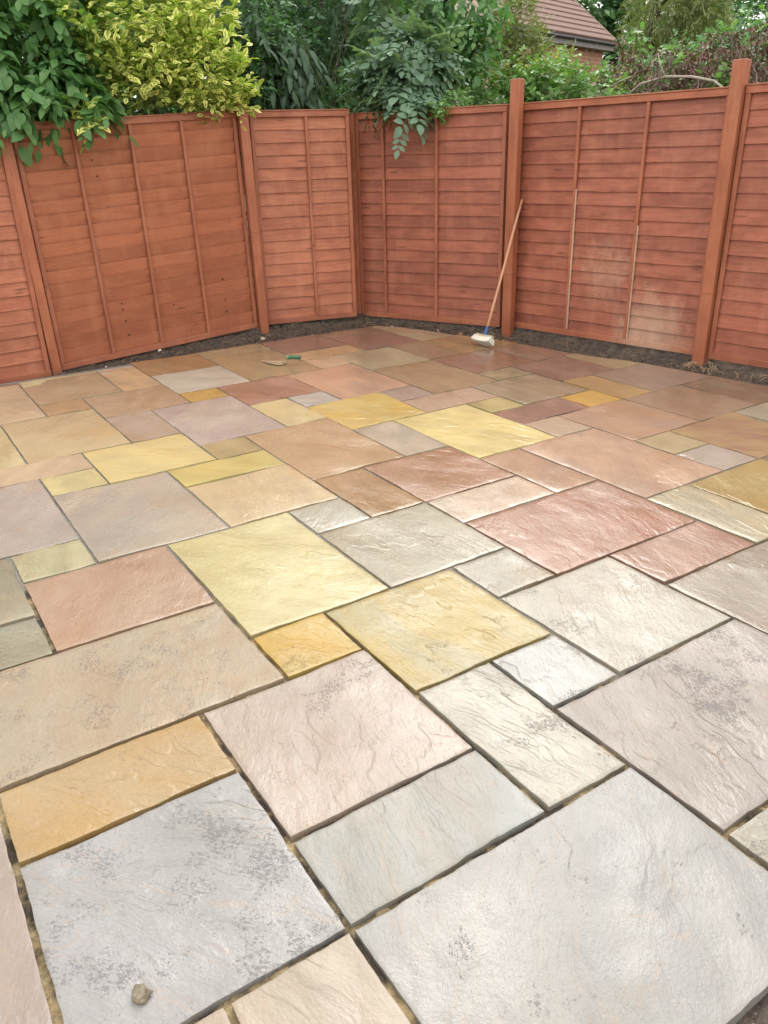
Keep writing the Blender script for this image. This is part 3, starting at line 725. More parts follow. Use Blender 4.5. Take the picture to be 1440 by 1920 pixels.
def stone_mesh(name, sx, sy, sz, seed, mat, sub=2):
    import bmesh
    bm = bmesh.new(); bmesh.ops.create_icosphere(bm, subdivisions=sub, radius=1)
    rr = random.Random(seed); o3 = Vector((rr.uniform(0, 99), rr.uniform(0, 99), rr.uniform(0, 99)))
    from mathutils import noise as mn
    for v in bm.verts:
        d_ = 1 + 0.38 * mn.noise(v.co * 1.3 + o3) + 0.22 * mn.noise(v.co * 3.2 + o3)
        v.co = Vector((v.co.x * sx * d_, v.co.y * sy * d_, v.co.z * sz * d_))
    me = bpy.data.meshes.new(name); bm.to_mesh(me); bm.free(); me.materials.append(mat)
    me.polygons.foreach_set('use_smooth', [True] * len(me.polygons))
    return me
M_PEB = mat_plain('pebble_stone', (0.42, 0.36, 0.28), 0.55, 50, 0.004, 0.35)
M_CLOD = mat_plain('soil_clod', (0.10, 0.07, 0.05), 0.9, 60, 0.006, 0.4)
M_CRUMB = mat_plain('pale_grit', (0.42, 0.35, 0.27), 0.8, 60, 0.002, 0.3)
M_BRICKBIT = mat_plain('brick_bit', (0.45, 0.20, 0.12), 0.8, 60, 0.004, 0.3)
for i, (s, t_, r_, m_, lb) in enumerate([
        (0.345, 0.45, 0.030, M_PEB, 'flat pale stone in the soil under the post left of the corner'),
        (0.415, 0.35, 0.026, M_PEB, 'rounded stone near the paving edge, left part of the soil strip'),
        (0.555, 0.45, 0.030, M_PEB, 'pale stone in the soil right at the fence corner'),
        (0.598, 0.62, 0.024, M_BRICKBIT, 'orange brick fragment in the soil left of the broom'),
        (0.585, 0.55, 0.014, M_PEB, 'small pale stone beside the orange brick fragment'),
        (0.445, 0.55, 0.016, M_BRICKBIT, 'small reddish chip in the soil below the narrow panel'),
        (0.80, 0.05, 0.030, M_PEB, 'stone at the paving edge by the right hand post')]):
    x, y, z = soil_point(s, t_)
    o = obj('stone', stone_mesh('stone', r_, r_ * 0.75, r_ * 0.6, i + 3, m_), None, (x, y, z + r_ * 0.25)); tag(o, lb, 'stone'); o.rotation_euler = (0, 0, i * 1.3)
# loose crumbs over the strip, nobody could count them
def crumbs(n_, seed, mat, smin, smax, name, tm=(0.03, 0.98), srange=(0.05, 0.97)):
    rr = random.Random(seed); V = []; F = []
    base = [(1, 0, 0), (-.6, .8, 0), (-.6, -.8, 0), (0, 0, .9), (0.1, 0, -.8)]
    tri = [(0, 1, 3), (1, 2, 3), (2, 0, 3), (1, 0, 4), (2, 1, 4), (0, 2, 4)]
    for _ in range(n_):
        x, y, z = soil_point(rr.uniform(*srange), rr.uniform(*tm)); s_ = rr.uniform(smin, smax); a = rr.uniform(0, 6.28); sy = rr.uniform(.5, 1.1); sz = rr.uniform(.4, .9)
        o = len(V)
        for (p, q, w) in base:
            p += rr.uniform(-.2, .2); q += rr.uniform(-.2, .2)
            V.append((x + s_ * (p * math.cos(a) - q * sy * math.sin(a)), y + s_ * (p * math.sin(a) + q * sy * math.cos(a)), z + s_ * w * sz + s_ * .3))
        F += [tuple(o + i for i in t) for t in tri]
    return tag(obj(name, mesh_of(name, V, F, mat)), kind='stuff')
tag(crumbs(1600, 5, M_CLOD, 0.006, 0.02, 'soil_crumbs'), 'dark soil crumbs lying along the foot of the fence', 'soil')
tag(crumbs(420, 6, M_CRUMB, 0.003, 0.009, 'pale_grit'), 'pale bits of grit scattered over the dark soil strip', 'grit')
# dry roots and straw under the right hand panel
M_ROOT = mat_plain('dry_root', (0.34, 0.24, 0.14), 0.8, 60, 0.002)
def roots(n_, srange, seed, name, rad=0.0022, tm=(0.35, 1.0), lift=0.02):
    rr = random.Random(seed); parts = []
    for _ in range(n_):
        x, y, z = soil_point(rr.uniform(*srange), rr.uniform(*tm)); a = rr.uniform(0, 6.28); L_ = rr.uniform(.05, .16); pts = []
        for q in range(6):
            a += rr.uniform(-.6, .6); pts.append((x, y, z + lift * math.sin(q / 5 * math.pi) + 0.006))
            x += math.cos(a) * L_ / 5; y += math.sin(a) * L_ / 5; z += rr.uniform(-.008, .006)
        parts.append(tube(pts, [rad, rad, rad * .9, rad * .8, rad * .6, rad * .3], 4))
    V, F = join(parts); return obj(name, mesh_of(name, V, F, M_ROOT))
tag(roots(90, (0.80, 0.95), 8, 'dry_roots', 0.0028, (0.45, 1.0), 0.035), 'tangle of dry pale roots under the fence panel at the right edge', 'roots', kind='stuff')
tag(roots(60, (0.25, 0.8), 9, 'straw_bits', 0.0014), 'thin straw bits in the soil strip', 'straw', kind='stuff')
M_WHITE = mat_plain('white_petal', (0.75, 0.72, 0.66), 0.6, 40, 0.001)
def scrap(x, y, z, s, lb):
    V, F = tube([(0, 0, 0), (s * .4, s * .1, s * .35), (s, s * .2, s * .4), (s * 1.3, -s * .2, s * .1)], [s * .12, s * .34, s * .3, s * .05], 6)
    o = obj('paper_scrap', mesh_of('paper_scrap', V, F, M_WHITE, True), None, (x, y, z)); o.rotation_euler = (0.2, -0.3, 1.0); tag(o, lb, 'scrap')
scrap(-3.70, 1.20, 0.0, 0.026, 'curled white scrap on the soil below the wide reversed panel')
scrap(-3.46, 0.68, -0.01, 0.014, 'tiny white scrap at the paving edge near the left post')

# pebble on the big grey slab
M_FLINT = mat_plain('grey_pebble', (0.20, 0.165, 0.115), 0.4, 55, 0.014, 0.75)
o = obj('pebble', stone_mesh('pebble', 0.0185, 0.016, 0.0115, 87, M_FLINT, 3), None, (1.93, -0.712, 0.012)); o.rotation_euler = (0.1, 0.15, 0.7)
tag(o, 'single rounded pebble lying on the big grey spotted slab', 'pebble')

# ------------------------------------------------------------------ trowel
M_STEEL = mat_plain('worn_trowel_steel', (0.55, 0.47, 0.32), 0.38, 40, 0.0008, 0.2, 0.6)
M_GREEN = mat_plain('green_grip', (0.035, 0.13, 0.075), 0.4, 30, 0.0005, 0.12)
tr = empty('trowel', (-2.60, 1.865, 0.004), math.atan2(1.736 - 1.865, -2.777 + 2.60), label='small pointing trowel with green handle lying on the olive slab', cat='trowel')
# local +x points at the tip
bl = [(0.215, 0), (0.17, 0.022), (0.10, 0.048), (0.035, 0.066), (0.0, 0.050), (-0.012, 0.015), (-0.012, -0.015), (0.0, -0.050), (0.035, -0.066), (0.10, -0.048), (0.17, -0.022)]
V = [(x, y, 0.004 + 0.010 * (x / 0.215)) for x, y in bl] + [(x, y, 0.0025 + 0.010 * (x / 0.215)) for x, y in bl]
n_ = len(bl); F = [tuple(range(n_)), tuple(range(2 * n_ - 1, n_ - 1, -1))] + [(i, i + n_, (i + 1) % n_ + n_, (i + 1) % n_) for i in range(n_)]
obj('blade', mesh_of('blade', V, F, M_STEEL), tr)
V, F = tube([(0.02, 0, 0.006), (-0.012, 0, 0.012), (-0.022, 0, 0.03), (-0.026, 0, 0.05), (-0.04, -0.0, 0.055)], [0.006, 0.006, 0.0055, 0.0055, 0.0055], 8)
obj('tang', mesh_of('tang', V, F, M_STEEL, True), tr)
hp = [(-0.030, 0, 0.053), (-0.034, 0, 0.054), (-0.05, 0, 0.056), (-0.09, 0, 0.058), (-0.13, 0, 0.060), (-0.146, 0, 0.061), (-0.15, 0, 0.061)]
V, F = tube(hp, [0.008, 0.0145, 0.0155, 0.0145, 0.0165, 0.0135, 0.006], 14)
h_ = obj('handle', mesh_of('handle', V, F, M_GREEN, True), tr)
M_GREENL = mat_plain('pale_green_ferrule', (0.16, 0.27, 0.19), 0.5, 30, 0.0005)
V, F = tube([(-0.0285, 0, 0.0525), (-0.0365, 0, 0.0545), (-0.046, 0, 0.0555)], [0.0165, 0.0178, 0.0172], 14)
obj('ferrule', mesh_of('ferrule', V, F, M_GREENL, True), tr)

# ------------------------------------------------------------------ broom
M_HANDLE = mat_plain('broom_handle_wood', (0.50, 0.26, 0.15), 0.45, 25, 0.0006, 0.12)
M_BRIS = None
t = NT('cream_bristles'); ob = t.obco(); bn = t.noise(t.scale(ob, (260, 260, 18)), 1.0, 3, 0.6); bq = t.noise(ob, 30, 3)
M_BRIS = t.set(t.mix(t.mapr(bn, 0.35, 0.65), (0.50, 0.46, 0.38), (0.80, 0.78, 0.70)), 0.7, t.bump(bn, 0.9, 0.003))
M_BLUE = mat_plain('blue_plastic', (0.02, 0.085, 0.22), 0.4, 20, 0.0004, 0.1)
M_STOCK = mat_plain('varnished_broom_head', (0.42, 0.34, 0.25), 0.5, 40, 0.0008, 0.25)
base = Vector((-2.128, 3.547, 0.0)); topp = Vector((-2.45, 4.185, 1.104))
br = empty('broom', base, 0.0, label='broom with a long wooden handle and pale bristles leaning on the fence post', cat='broom')
sk = Vector((-2.115, 3.535, 0.085)) - base
tp = topp - base
hd = (tp - sk).normalized()
V, F = tube([sk - hd * 0.01, sk + (tp - sk) * .25 + Vector((0.003, 0, 0)), sk + (tp - sk) * .5 + Vector((0.002, 0.002, 0)), sk + (tp - sk) * .75, tp - hd * 0.012, tp], [0.0115, 0.0115, 0.0115, 0.0115, 0.0113, 0.006], 12)
obj('handle', mesh_of('handle', V, F, M_HANDLE, True), br)
q = tp - hd * 0.05
V, F = tube([q + Vector((0.0125, -0.004, 0)), q - Vector((0.0125, -0.004, 0))], 0.003, 8)
obj('hang_hole', mesh_of('hang_hole', V, F, M_NAIL), br)
V, F = tube([sk - hd * 0.035, sk - hd * 0.02, sk + hd * 0.015, sk + hd * 0.05, sk + hd * 0.055], [0.024, 0.021, 0.018, 0.0155, 0.013], 12)
obj('socket', mesh_of('socket', V, F, M_BLUE, True), br)
# head: wooden stock with curved bristle block, long axis in local x of a rotated frame
hx = (Vector((0.86, 0.30, 0))).normalized(); hx = Vector((math.cos(math.radians(4)), math.sin(math.radians(4)), 0))
hx = Vector((0.20, 0.01, 0)).normalized()
hz = Vector((0.05, -0.62, -0.78)).normalized(); hy = hz.cross(hx).normalized(); hx = hy.cross(hz).normalized()
O = sk - hd * 0.03
def HP(a, b, c): return O + hx * a + hy * b + hz * c
Lh = 0.098
def bar(h0, h1, w0, w1, curve=0.0, n=14, flare=0.0):
    V, F = [], []
    for i in range(n + 1):
        u = -1 + 2 * i / n; end = math.sqrt(max(0, 1 - abs(u) ** 6)) * 0.4 + 0.6
        for (c, w) in ((h0, w0), ((h0 + h1) / 2, (w0 + w1) / 2 * 1.05), (h1, w1)):
            pass
        c0 = h0 + curve * u * u; c1 = h1 + curve * u * u
        f0 = Lh * u; f1 = (Lh + flare) * u
        V += [tuple(HP(f0, -w0 * end, c0)), tuple(HP(f0, w0 * end, c0)), tuple(HP((f0 + f1) / 2, (w0 + w1) / 2 * end * 1.04, (c0 + c1) / 2)), tuple(HP(f1, w1 * end, c1)), tuple(HP(f1, -w1 * end, c1)), tuple(HP((f0 + f1) / 2, -(w0 + w1) / 2 * end * 1.04, (c0 + c1) / 2))]
    for i in range(n):
        for k_ in range(6): F.append((i * 6 + k_, i * 6 + (k_ + 1) % 6, (i + 1) * 6 + (k_ + 1) % 6, (i + 1) * 6 + k_))
    F += [tuple(range(5, -1, -1)), tuple(n * 6 + k_ for k_ in range(6))]
    return V, F
obj('broom_head', mesh_of('broom_head', *bar(-0.002, 0.020, 0.022, 0.026, -0.008), M_STOCK, False), br)
# bristle tufts: many thin tapered bundles in rows
tufts = []
rr = random.Random(12)
for i in range(30):
    for j in range(6):
        u = -0.97 + 1.94 * i / 29; w = -0.024 + 0.048 * j / 5
        a0 = HP(Lh * u, w, 0.018 - 0.01 * u * u); a1 = HP((Lh + 0.016) * u + rr.uniform(-.003, .003), w * 1.5 + rr.uniform(-.003, .003), 0.066 - 0.012 * u * u + rr.uniform(-.004, .004))
        tufts.append(tube([a0, a0.lerp(a1, .5), a1], [0.0034, 0.0048, 0.0052], 5))
V, F = join(tufts)
tb_ = obj('bristles', mesh_of('bristles', V, F, M_BRIS), br); tb_['kind'] = 'stuff'
zmin = min(v[2] for v in V) + base.z
br.location.z -= zmin - 0.003

# ------------------------------------------------------------------ foliage
def tmpl_leaf(w=0.28, fold=0.05, droop=0.08, rows=1):
    """single leaf, length 1 along +x, normal +z; columns: verts, tri faces, edge weight"""
    if rows == 1:
        V = [(0, 0, 0), (.45, -w, fold), (.45, w, fold), (.45, 0, 0), (1, 0, -droop)]
        F = [(0, 1, 3), (0, 3, 2), (3, 1, 4), (3, 4, 2)]; E = [0.2, 1, 1, 0, 0.9]
    else:
        V = [(0, 0, 0), (.22, -w * .72, fold * .8), (.22, w * .72, fold * .8), (.22, 0, 0.0), (.55, -w, fold * .9 - droop * .25), (.55, w, fold * .9 - droop * .25), (.55, 0, -droop * .2), (.82, -w * .55, fold * .3 - droop * .6), (.82, w * .55, fold * .3 - droop * .6), (.82, 0, -droop * .6), (1, 0, -droop)]
        F = [(0, 1, 3), (0, 3, 2), (3, 1, 4), (3, 4, 6), (3, 6, 5), (3, 5, 2), (6, 4, 7), (6, 7, 9), (6, 9, 8), (6, 8, 5), (9, 7, 10), (9, 10, 8)]
        E = [0.3, 1, 1, 0, 1, 1, 0, 1, 1, 0.15, 1]
    return np.array(V, float), np.array(F), np.array(E, float)

def tmpl_compound(pairs=3, w=0.30, lw=0.34):
    V0, F0, E0 = tmpl_leaf(w, 0.04, 0.14, 2)
    Vs, Fs, Es = [], [], []; o = 0
    spec = [(0.28 + 0.24 * k_, s * 62, lw * (1 - 0.08 * k_)) for k_ in range(pairs) for s in (-1, 1)] + [(0.28 + 0.24 * pairs - 0.1, 0, lw * 1.05)]
    for (x, a, l) in spec:
        a = math.radians(a); c, s = math.cos(a), math.sin(a)
        P = V0 * l; Q = P.copy(); Q[:, 0] = P[:, 0] * c - P[:, 1] * s + x; Q[:, 1] = P[:, 0] * s + P[:, 1] * c; Q[:, 2] = P[:, 2] - 0.12 * x * x
        Vs.append(Q); Fs.append(F0 + o); Es.append(E0); o += len(V0)
    st = np.array([(0, -.008, 0), (0, .008, 0), (.85, .004, -.09), (.85, -.004, -.09)]); Vs.append(st); Fs.append(np.array([(0, 2, 1), (0, 3, 2)]) + o); Es.append(np.zeros(4))
    return np.concatenate(Vs), np.concatenate(Fs), np.concatenate(Es)

def unit(a): return a / np.maximum(np.linalg.norm(a, axis=-1, keepdims=True), 1e-9)

def sprigs(rg, blobs, per, size, spread=0.7, droop=0.3, up=0.5, length=0.22, size_var=0.25, shell=0.55):
    """leaf frames: sprig stems start inside blobs (centre, radii, count) and run outwards; leaves sit in pairs along them"""
    Pb, Ab, Nb, Sb, stems = [], [], [], [], []
    for (c, r, n_) in blobs:
        c = np.array(c, float); r = np.array(r if hasattr(r, '__len__') else (r, r, r), float)
        d = unit(rg.normal(size=(n_, 3))); rad = rg.uniform(shell, 1.0, (n_, 1)) ** 0.6
        start = c + d * r * rad * (1 + 0.18 * rg.normal(size=(n_, 1)) * 0.6)
        out = unit(d * np.array([1, 1, .8]) + np.array([0, 0, up]) + spread * rg.normal(size=(n_, 3)))
        L_ = length * rg.uniform(0.6, 1.3, (n_, 1))
        for k_ in range(per):
            f = (k_ + 0.5) / per
            pos = start + out * L_ * (f - 0.5); pos[:, 2] -= (droop * L_[:, 0] * f * f)
            side = unit(np.cross(out, np.array([0, 0, 1.0]) + 0.2 * rg.normal(size=(n_, 3))))
            sg = 1 if k_ % 2 else -1
            ang = 0.35 + 0.75 * (1 - f)
            a = unit(out * np.cos(ang) + side * sg * np.sin(ang) + 0.25 * rg.normal(size=(n_, 3)) + np.array([0, 0, -droop]))
            nn = np.array([0, 0, 1.0]) + 0.45 * d + 0.35 * rg.normal(size=(n_, 3)); nn = unit(nn - a * np.sum(nn * a, -1, keepdims=True))
            Pb.append(pos); Ab.append(a); Nb.append(nn); Sb.append(size * (1 + size_var * rg.normal(size=n_)).clip(.45, 1.6) * (0.8 + 0.3 * (1 - abs(f - .5))))
        stems.append((start, out, L_))
    return np.concatenate(Pb), np.concatenate(Ab), np.concatenate(Nb), np.concatenate(Sb), stems

CAMV = np.array(CAM); RM = np.array(R)
def build_foliage(root, T, frames, mats, parts=0, seed=0, vari=1.0, vari_fn=None, leafname='leaf'):
    """leaf frames to meshes: the largest visible leaves as objects, the rest one mass"""
    rg = np.random.default_rng(seed)
    P, A, N, S = frames[:4]; V0, F0, E0 = T; n_ = len(P); nv = len(V0)
    B = np.cross(N, A)
    rot = np.stack([A, B, N], -1)   # columns
    tint = rg.uniform(0, 1, n_); vv = np.full(n_, vari) if vari_fn is None else vari_fn(P, rg)
    origin = np.array(root.location)
    mask = np.zeros(n_, bool)
    if parts:
        q = (P - CAMV) @ RM.T
        px = q[:, 0] / q[:, 2] * 1478.6 + 720; py = q[:, 1] / q[:, 2] * 1478.6 + 960
        vis = (px > -5) & (px < 1445) & (py > -5)
        dist = np.linalg.norm(P - CAMV, axis=1)
        score = S / dist * (1 + 0.0 * dist) * np.clip(1.6 - (dist - dist[vis].min() if vis.any() else 0) * 1.1, 0.05, 2) * vis
        pick = np.argsort(-score)[:parts]; mask[pick] = True
        K = 6; var_m = []
        for k_ in range(K):
            for hv in (0, 1):
                var_m.append(mesh_of(leafname, V0 * np.array([1, 0.85 + 0.06 * k_, 0.6 + 0.3 * k_]), [tuple(map(int, f)) for f in F0], mats, smooth=(nv > 8), attrs={'tint': np.full(nv, k_ / K), 'edge': E0, 'vari': np.full(nv, float(hv))}))
        for i in pick:
            M4 = Matrix.Identity(4)
            for a in range(3):
                for b in range(3): M4[a][b] = rot[i, a, b] * S[i]
                M4[a][3] = P[i, a] - origin[a]
            me = var_m[int(rg.integers(K)) * 2 + int(vv[i] > rg.uniform(0.0, 1.0))]
            o = bpy.data.objects.new(leafname, me); COL.objects.link(o); o.parent = root; o.matrix_local = M4
    k = ~mask
    W = np.einsum('nij,vj->nvi', rot[k], V0) * S[k][:, None, None] + P[k][:, None, :] - origin
    m_ = int(k.sum())
    FF_ = (F0[None] + (np.arange(m_) * nv)[:, None, None]).reshape(-1, 3)
    me = mesh_of('foliage', W.reshape(-1, 3), FF_, mats, smooth=(nv > 8), attrs={'tint': np.repeat(tint[k], nv), 'edge': np.tile(E0, m_), 'vari': np.repeat(vv[k], nv)})
    o = obj('foliage', me, root); o['kind'] = 'stuff'
    return o

def twigs(root, base_pts, rg, mat, name='stem', n=10, r0=0.012, targets=None, seg=6, wob=0.06, kind=None):
    parts = []
    origin = np.array(root.location)
    for i in range(n):
        b = np.array(base_pts[i % len(base_pts)], float) + rg.normal(size=3) * np.array([.08, .08, 0]); t_ = np.array(targets[int(rg.integers(len(targets)))], float)
        pts = []
        for q in range(seg + 1):
            f = q / seg; pts.append(b * (1 - f) + t_ * f + np.array([0, 0, 0.25 * math.sin(f * math.pi) * 0.5]) + rg.normal(size=3) * wob * (0.3 + f) - origin)
        parts.append(tube(pts, [r0 * (1 - 0.75 * q / seg) for q in range(seg + 1)], 5))
    V, F = join(parts); o = obj(name, mesh_of(name, V, F, mat, True), root)
    if kind: o['kind'] = kind
    return o

M_BARK = mat_plain('grey_bark', (0.10, 0.08, 0.06), 0.85, 30, 0.008, 0.35)
M_PALEBARK = mat_plain('pale_dead_bark', (0.36, 0.31, 0.26), 0.8, 30, 0.006, 0.25)
M_VIB = mat_leaf('large_green_leaf', (0.078, 0.189, 0.065), (0.150, 0.293, 0.098), rough=0.42, trans=0.3)
M_GOLD = mat_leaf('variegated_leaf', (0.130, 0.260, 0.058), (0.234, 0.390, 0.091), edge=(0.86, 0.82, 0.27), rough=0.42, trans=0.3, edge_at=(0.12, 0.5))
M_DKG = mat_leaf('dark_green_leaf', (0.055, 0.130, 0.065), (0.110, 0.215, 0.100), rough=0.48, trans=0.25)
M_BUD = mat_leaf('dull_green_long_leaf', (0.070, 0.128, 0.085), (0.115, 0.185, 0.120), back=(0.163, 0.213, 0.163), rough=0.55, trans=0.25)
M_ELD = mat_leaf('grey_green_leaflet', (0.135, 0.240, 0.160), (0.215, 0.330, 0.225), back=(0.192, 0.264, 0.192), rough=0.5, trans=0.3)
M_MID = mat_leaf('fresh_green_leaf', (0.096, 0.216, 0.096), (0.186, 0.324, 0.132), rough=0.48, trans=0.32)
M_IVY = mat_leaf('hedge_leaf', (0.115, 0.241, 0.075), (0.230, 0.380, 0.115), rough=0.45, trans=0.28)
M_YEL = mat_leaf('yellowing_leaf', (0.34, 0.36, 0.07), (0.52, 0.36, 0.13), rough=0.5, trans=0.3)
M_DEAD = mat_leaf('withered_leaf', (0.156, 0.090, 0.082), (0.288, 0.186, 0.150), back=(0.192, 0.132, 0.108), rough=0.7, trans=0.08)
M_WIL = mat_leaf('narrow_tree_leaf', (0.156, 0.204, 0.078), (0.276, 0.300, 0.120), rough=0.5, trans=0.3)
M_FAR = mat_leaf('far_tree_leaf', (0.081, 0.182, 0.095), (0.176, 0.297, 0.135), rough=0.5, trans=0.3)
M_RED = mat_leaf('red_new_leaf', (0.40, 0.13, 0.07), (0.50, 0.22, 0.12), rough=0.5, trans=0.3)

LEAF = tmpl_leaf(0.27, 0.05, 0.10, 1); LEAF_BIG = tmpl_leaf(0.27, 0.06, 0.16, 2); LEAF_LONG = tmpl_leaf(0.15, 0.04, 0.25, 2); LEAF_NARROW = tmpl_leaf(0.12, 0.02, 0.15, 1); LEAF_OVAL = tmpl_leaf(0.30, 0.06, 0.08, 2); LEAF_CURL = tmpl_leaf(0.20, 0.22, 0.30, 1)
COMP = tmpl_compound(3, 0.30, 0.38)

def shrub(name, loc, label, cat, T, mat, blobs, per, size, seed, parts=0, group=None, stems=None, **kw):
    root = empty(name, loc, label=label, cat=cat, group=group)
    rg = np.random.default_rng(seed)
    bk = {k_: kw.pop(k_) for k_ in ('vari', 'vari_fn') if k_ in kw}
    fr_ = sprigs(rg, blobs, per, size, **kw)
    build_foliage(root, T, fr_, mat, parts, seed, **bk)
    tg = [b[0] for b in blobs]
    tg = [c for c in tg if c[2] > 2.2] or tg
    if stems: twigs(root, stems, rg, M_BARK, 'stem', max(8, len(tg) * 4), 0.014, tg)
    return root

# 1 large-leaved shrub, far left, hanging over the top of the fence
shrub('large_leaf_shrub', (-4.3, 0.3, -0.1), 'shrub with large drooping green leaves at the far left, over the fence top', 'shrub', LEAF_BIG, M_VIB,
      [((-4.15, .45, 2.15), (.45, .55, .45), 150), ((-4.35, .15, 2.75), (.5, .6, .5), 150), ((-4.0, .85, 2.10), (.26, .34, .20), 66), ((-3.84, .50, 1.97), (.14, .34, .10), 34), ((-3.80, 1.0, 1.93), (.08, .14, .06), 10), ((-3.76, .10, 1.86), (.12, .18, .12), 16), ((-4.3, -.6, 2.4), (.5, .5, .6), 80), ((-4.2, 0.9, 2.75), (.4, .4, .35), 60)],
      8, 0.105, 11, parts=300, stems=[(-4.3, .3, -.1)], droop=0.75, up=0.1, length=0.26, spread=0.5)
# 2 golden variegated shrub
def gold_fn(P, rg):
    # the golden growth is strongest on the outer, upper shoots
    return np.clip(0.5 + 1.0 * (vnoise(P[:, 1] * 2.3, P[:, 2] * 2.3 + P[:, 0], 4) + 0.32) + 0.3 * (P[:, 1] - 0.9) , 0.02, 1.0)
shrub('golden_variegated_shrub', (-4.45, 1.6, -0.1), 'bright yellow and green variegated shrub bulging over the wide fence panel', 'shrub', LEAF_OVAL, M_GOLD,
      [((-4.15, 1.5, 2.55), (.42, .62, .52), 330), ((-4.05, 1.95, 2.2), (.32, .38, .38), 200), ((-4.1, 1.05, 2.55), (.32, .3, .4), 110), ((-4.0, 1.5, 2.15), (.25, .5, .25), 130), ((-4.2, 2.1, 2.7), (.35, .3, .4), 110), ((-3.9, 2.25, 2.03), (.14, .14, .13), 30), ((-3.75, .93, 1.84), (.07, .09, .12), 14), ((-4.3, 1.3, 3.1), (.3, .6, .3), 90)],
      9, 0.062, 12, parts=300, stems=[(-4.5, 1.5, -.1)], droop=0.1, up=0.6, length=0.24, spread=0.6, vari_fn=gold_fn)
# 3 dark evergreen mass behind the left and middle panels
shrub('dark_evergreen_shrub', (-5.3, 2.8, -0.1), 'dark green dense shrub in shade behind the middle of the fence', 'shrub', LEAF, M_DKG,
      [((-4.75, 2.75, 2.35), (.5, .6, .6), 260), ((-4.9, 2.2, 3.0), (.6, .7, .5), 200), ((-4.6, 2.45, 1.95), (.35, .3, .3), 120), ((-5.2, 3.3, 2.9), (.7, .7, .6), 240), ((-4.9, 1.2, 2.8), (.4, .9, .7), 220), ((-5.0, .2, 2.9), (.4, .8, .7), 180), ((-5.6, 4.0, 3.0), (.7, .7, .6), 220), ((-4.7, 3.0, 1.8), (.4, .5, .3), 120), ((-4.85, 2.3, 1.0), (.35, .7, .8), 170), ((-4.7, .3, 1.0), (.35, .6, .8), 110), ((-4.8, 3.5, 1.0), (.3, .4, .7), 90), ((-5.3, 1.6, 2.4), (.4, 1.1, .6), 240)],
      9, 0.062, 13, parts=260, stems=[(-4.9, 2.7, -.1), (-5.3, 3.3, -.1)], droop=0.15, up=0.4, length=0.26)
shrub('green_privet', (-4.6, 2.6, -0.1), 'fresh green small leaved bush just right of the golden shrub', 'shrub', LEAF, M_MID,
      [((-4.45, 2.62, 2.12), (.22, .26, .3), 150), ((-4.45, 2.85, 2.45), (.2, .22, .25), 70), ((-4.4, 3.7, 2.0), (.3, .3, .22), 80)],
      8, 0.045, 14, parts=200, stems=[(-4.6, 2.6, -.1)], up=0.6, length=0.2)
# 4 drooping dull long leaves
shrub('long_leaf_shrub', (-4.5, 3.15, -0.1), 'shrub with drooping long dull leaves behind the narrow panel', 'shrub', LEAF_LONG, M_BUD,
      [((-4.32, 3.02, 2.35), (.2, .2, .22), 30), ((-4.30, 3.05, 2.12), (.18, .18, .12), 18), ((-4.5, 2.7, 2.6), (.25, .25, .25), 20), ((-4.8, 3.9, 3.1), (.2, .2, .2), 8)],
      7, 0.135, 15, parts=150, stems=[(-4.5, 3.1, -.1)], droop=1.1, up=0.1, length=0.3)
# 5 elder-like shrub hanging over the corner
shrub('overhanging_elder', (-4.1, 4.1, -0.1), 'grey green shrub of compound leaves hanging over the fence right of the corner', 'shrub', COMP, M_ELD,
      [((-3.75, 3.88, 2.36), (.32, .32, .20), 78), ((-3.66, 3.78, 2.14), (.26, .28, .14), 40), ((-3.42, 3.66, 2.00), (.14, .18, .07), 15), ((-3.30, 3.60, 1.90), (.05, .10, .04), 5), ((-3.85, 3.62, 2.12), (.15, .15, .10), 10), ((-4.0, 4.0, 2.8), (.3, .35, .25), 26)],
      4, 0.215, 16, parts=300, stems=[(-4.1, 4.1, -.1)], droop=0.5, up=0.25, length=0.22)
shrub('trailing_sprig', (-3.05, 3.95, 1.9), 'small light green leafy sprig trailing over the fence top beside the elder', 'shrub', LEAF_OVAL, M_IVY,
      [((-3.08, 3.78, 1.86), (.07, .09, .08), 26), ((-3.12, 3.98, 1.95), (.10, .10, .06), 20)], 7, 0.032, 17, parts=120, up=0.2, droop=0.4, length=0.12)
# 6 taller leafy tree in the middle
def tree(name, loc, label, T, mat, blobs, per, size, seed, trunk, parts=0, cat='tree', group=None, r0=0.09, trunk_mat=None, **kw):
    root = empty(name, loc, label=label, cat=cat, group=group)
    rg = np.random.default_rng(seed)
    build_foliage(root, T, sprigs(rg, blobs, per, size, **kw), mat, parts, seed)
    o_ = np.array(loc); top = np.array(trunk, float)
    pts = [o_ * (1 - f) + top * f + rg.normal(size=3) * 0.04 * (f > 0) - o_ for f in np.linspace(0, 1, 7)]
    obj('trunk', mesh_of('trunk', *tube(pts, [r0 * (1 - .5 * f) for f in np.linspace(0, 1, 7)], 9), trunk_mat or M_BARK, True), root)
    for (c, r, n_) in blobs:
        s_ = pts[3 + int(rg.integers(3))]; e_ = np.array(c, float) - o_
        P_ = [s_ * (1 - f) + e_ * f + rg.normal(size=3) * 0.06 * f + np.array([0, 0, .2 * math.sin(f * 3.14)]) for f in np.linspace(0, 1, 6)]
        obj('limb', mesh_of('limb', *tube(P_, [r0 * .45 * (1 - .8 * f) + .004 for f in np.linspace(0, 1, 6)], 6), trunk_mat or M_BARK, True), root)
    return root
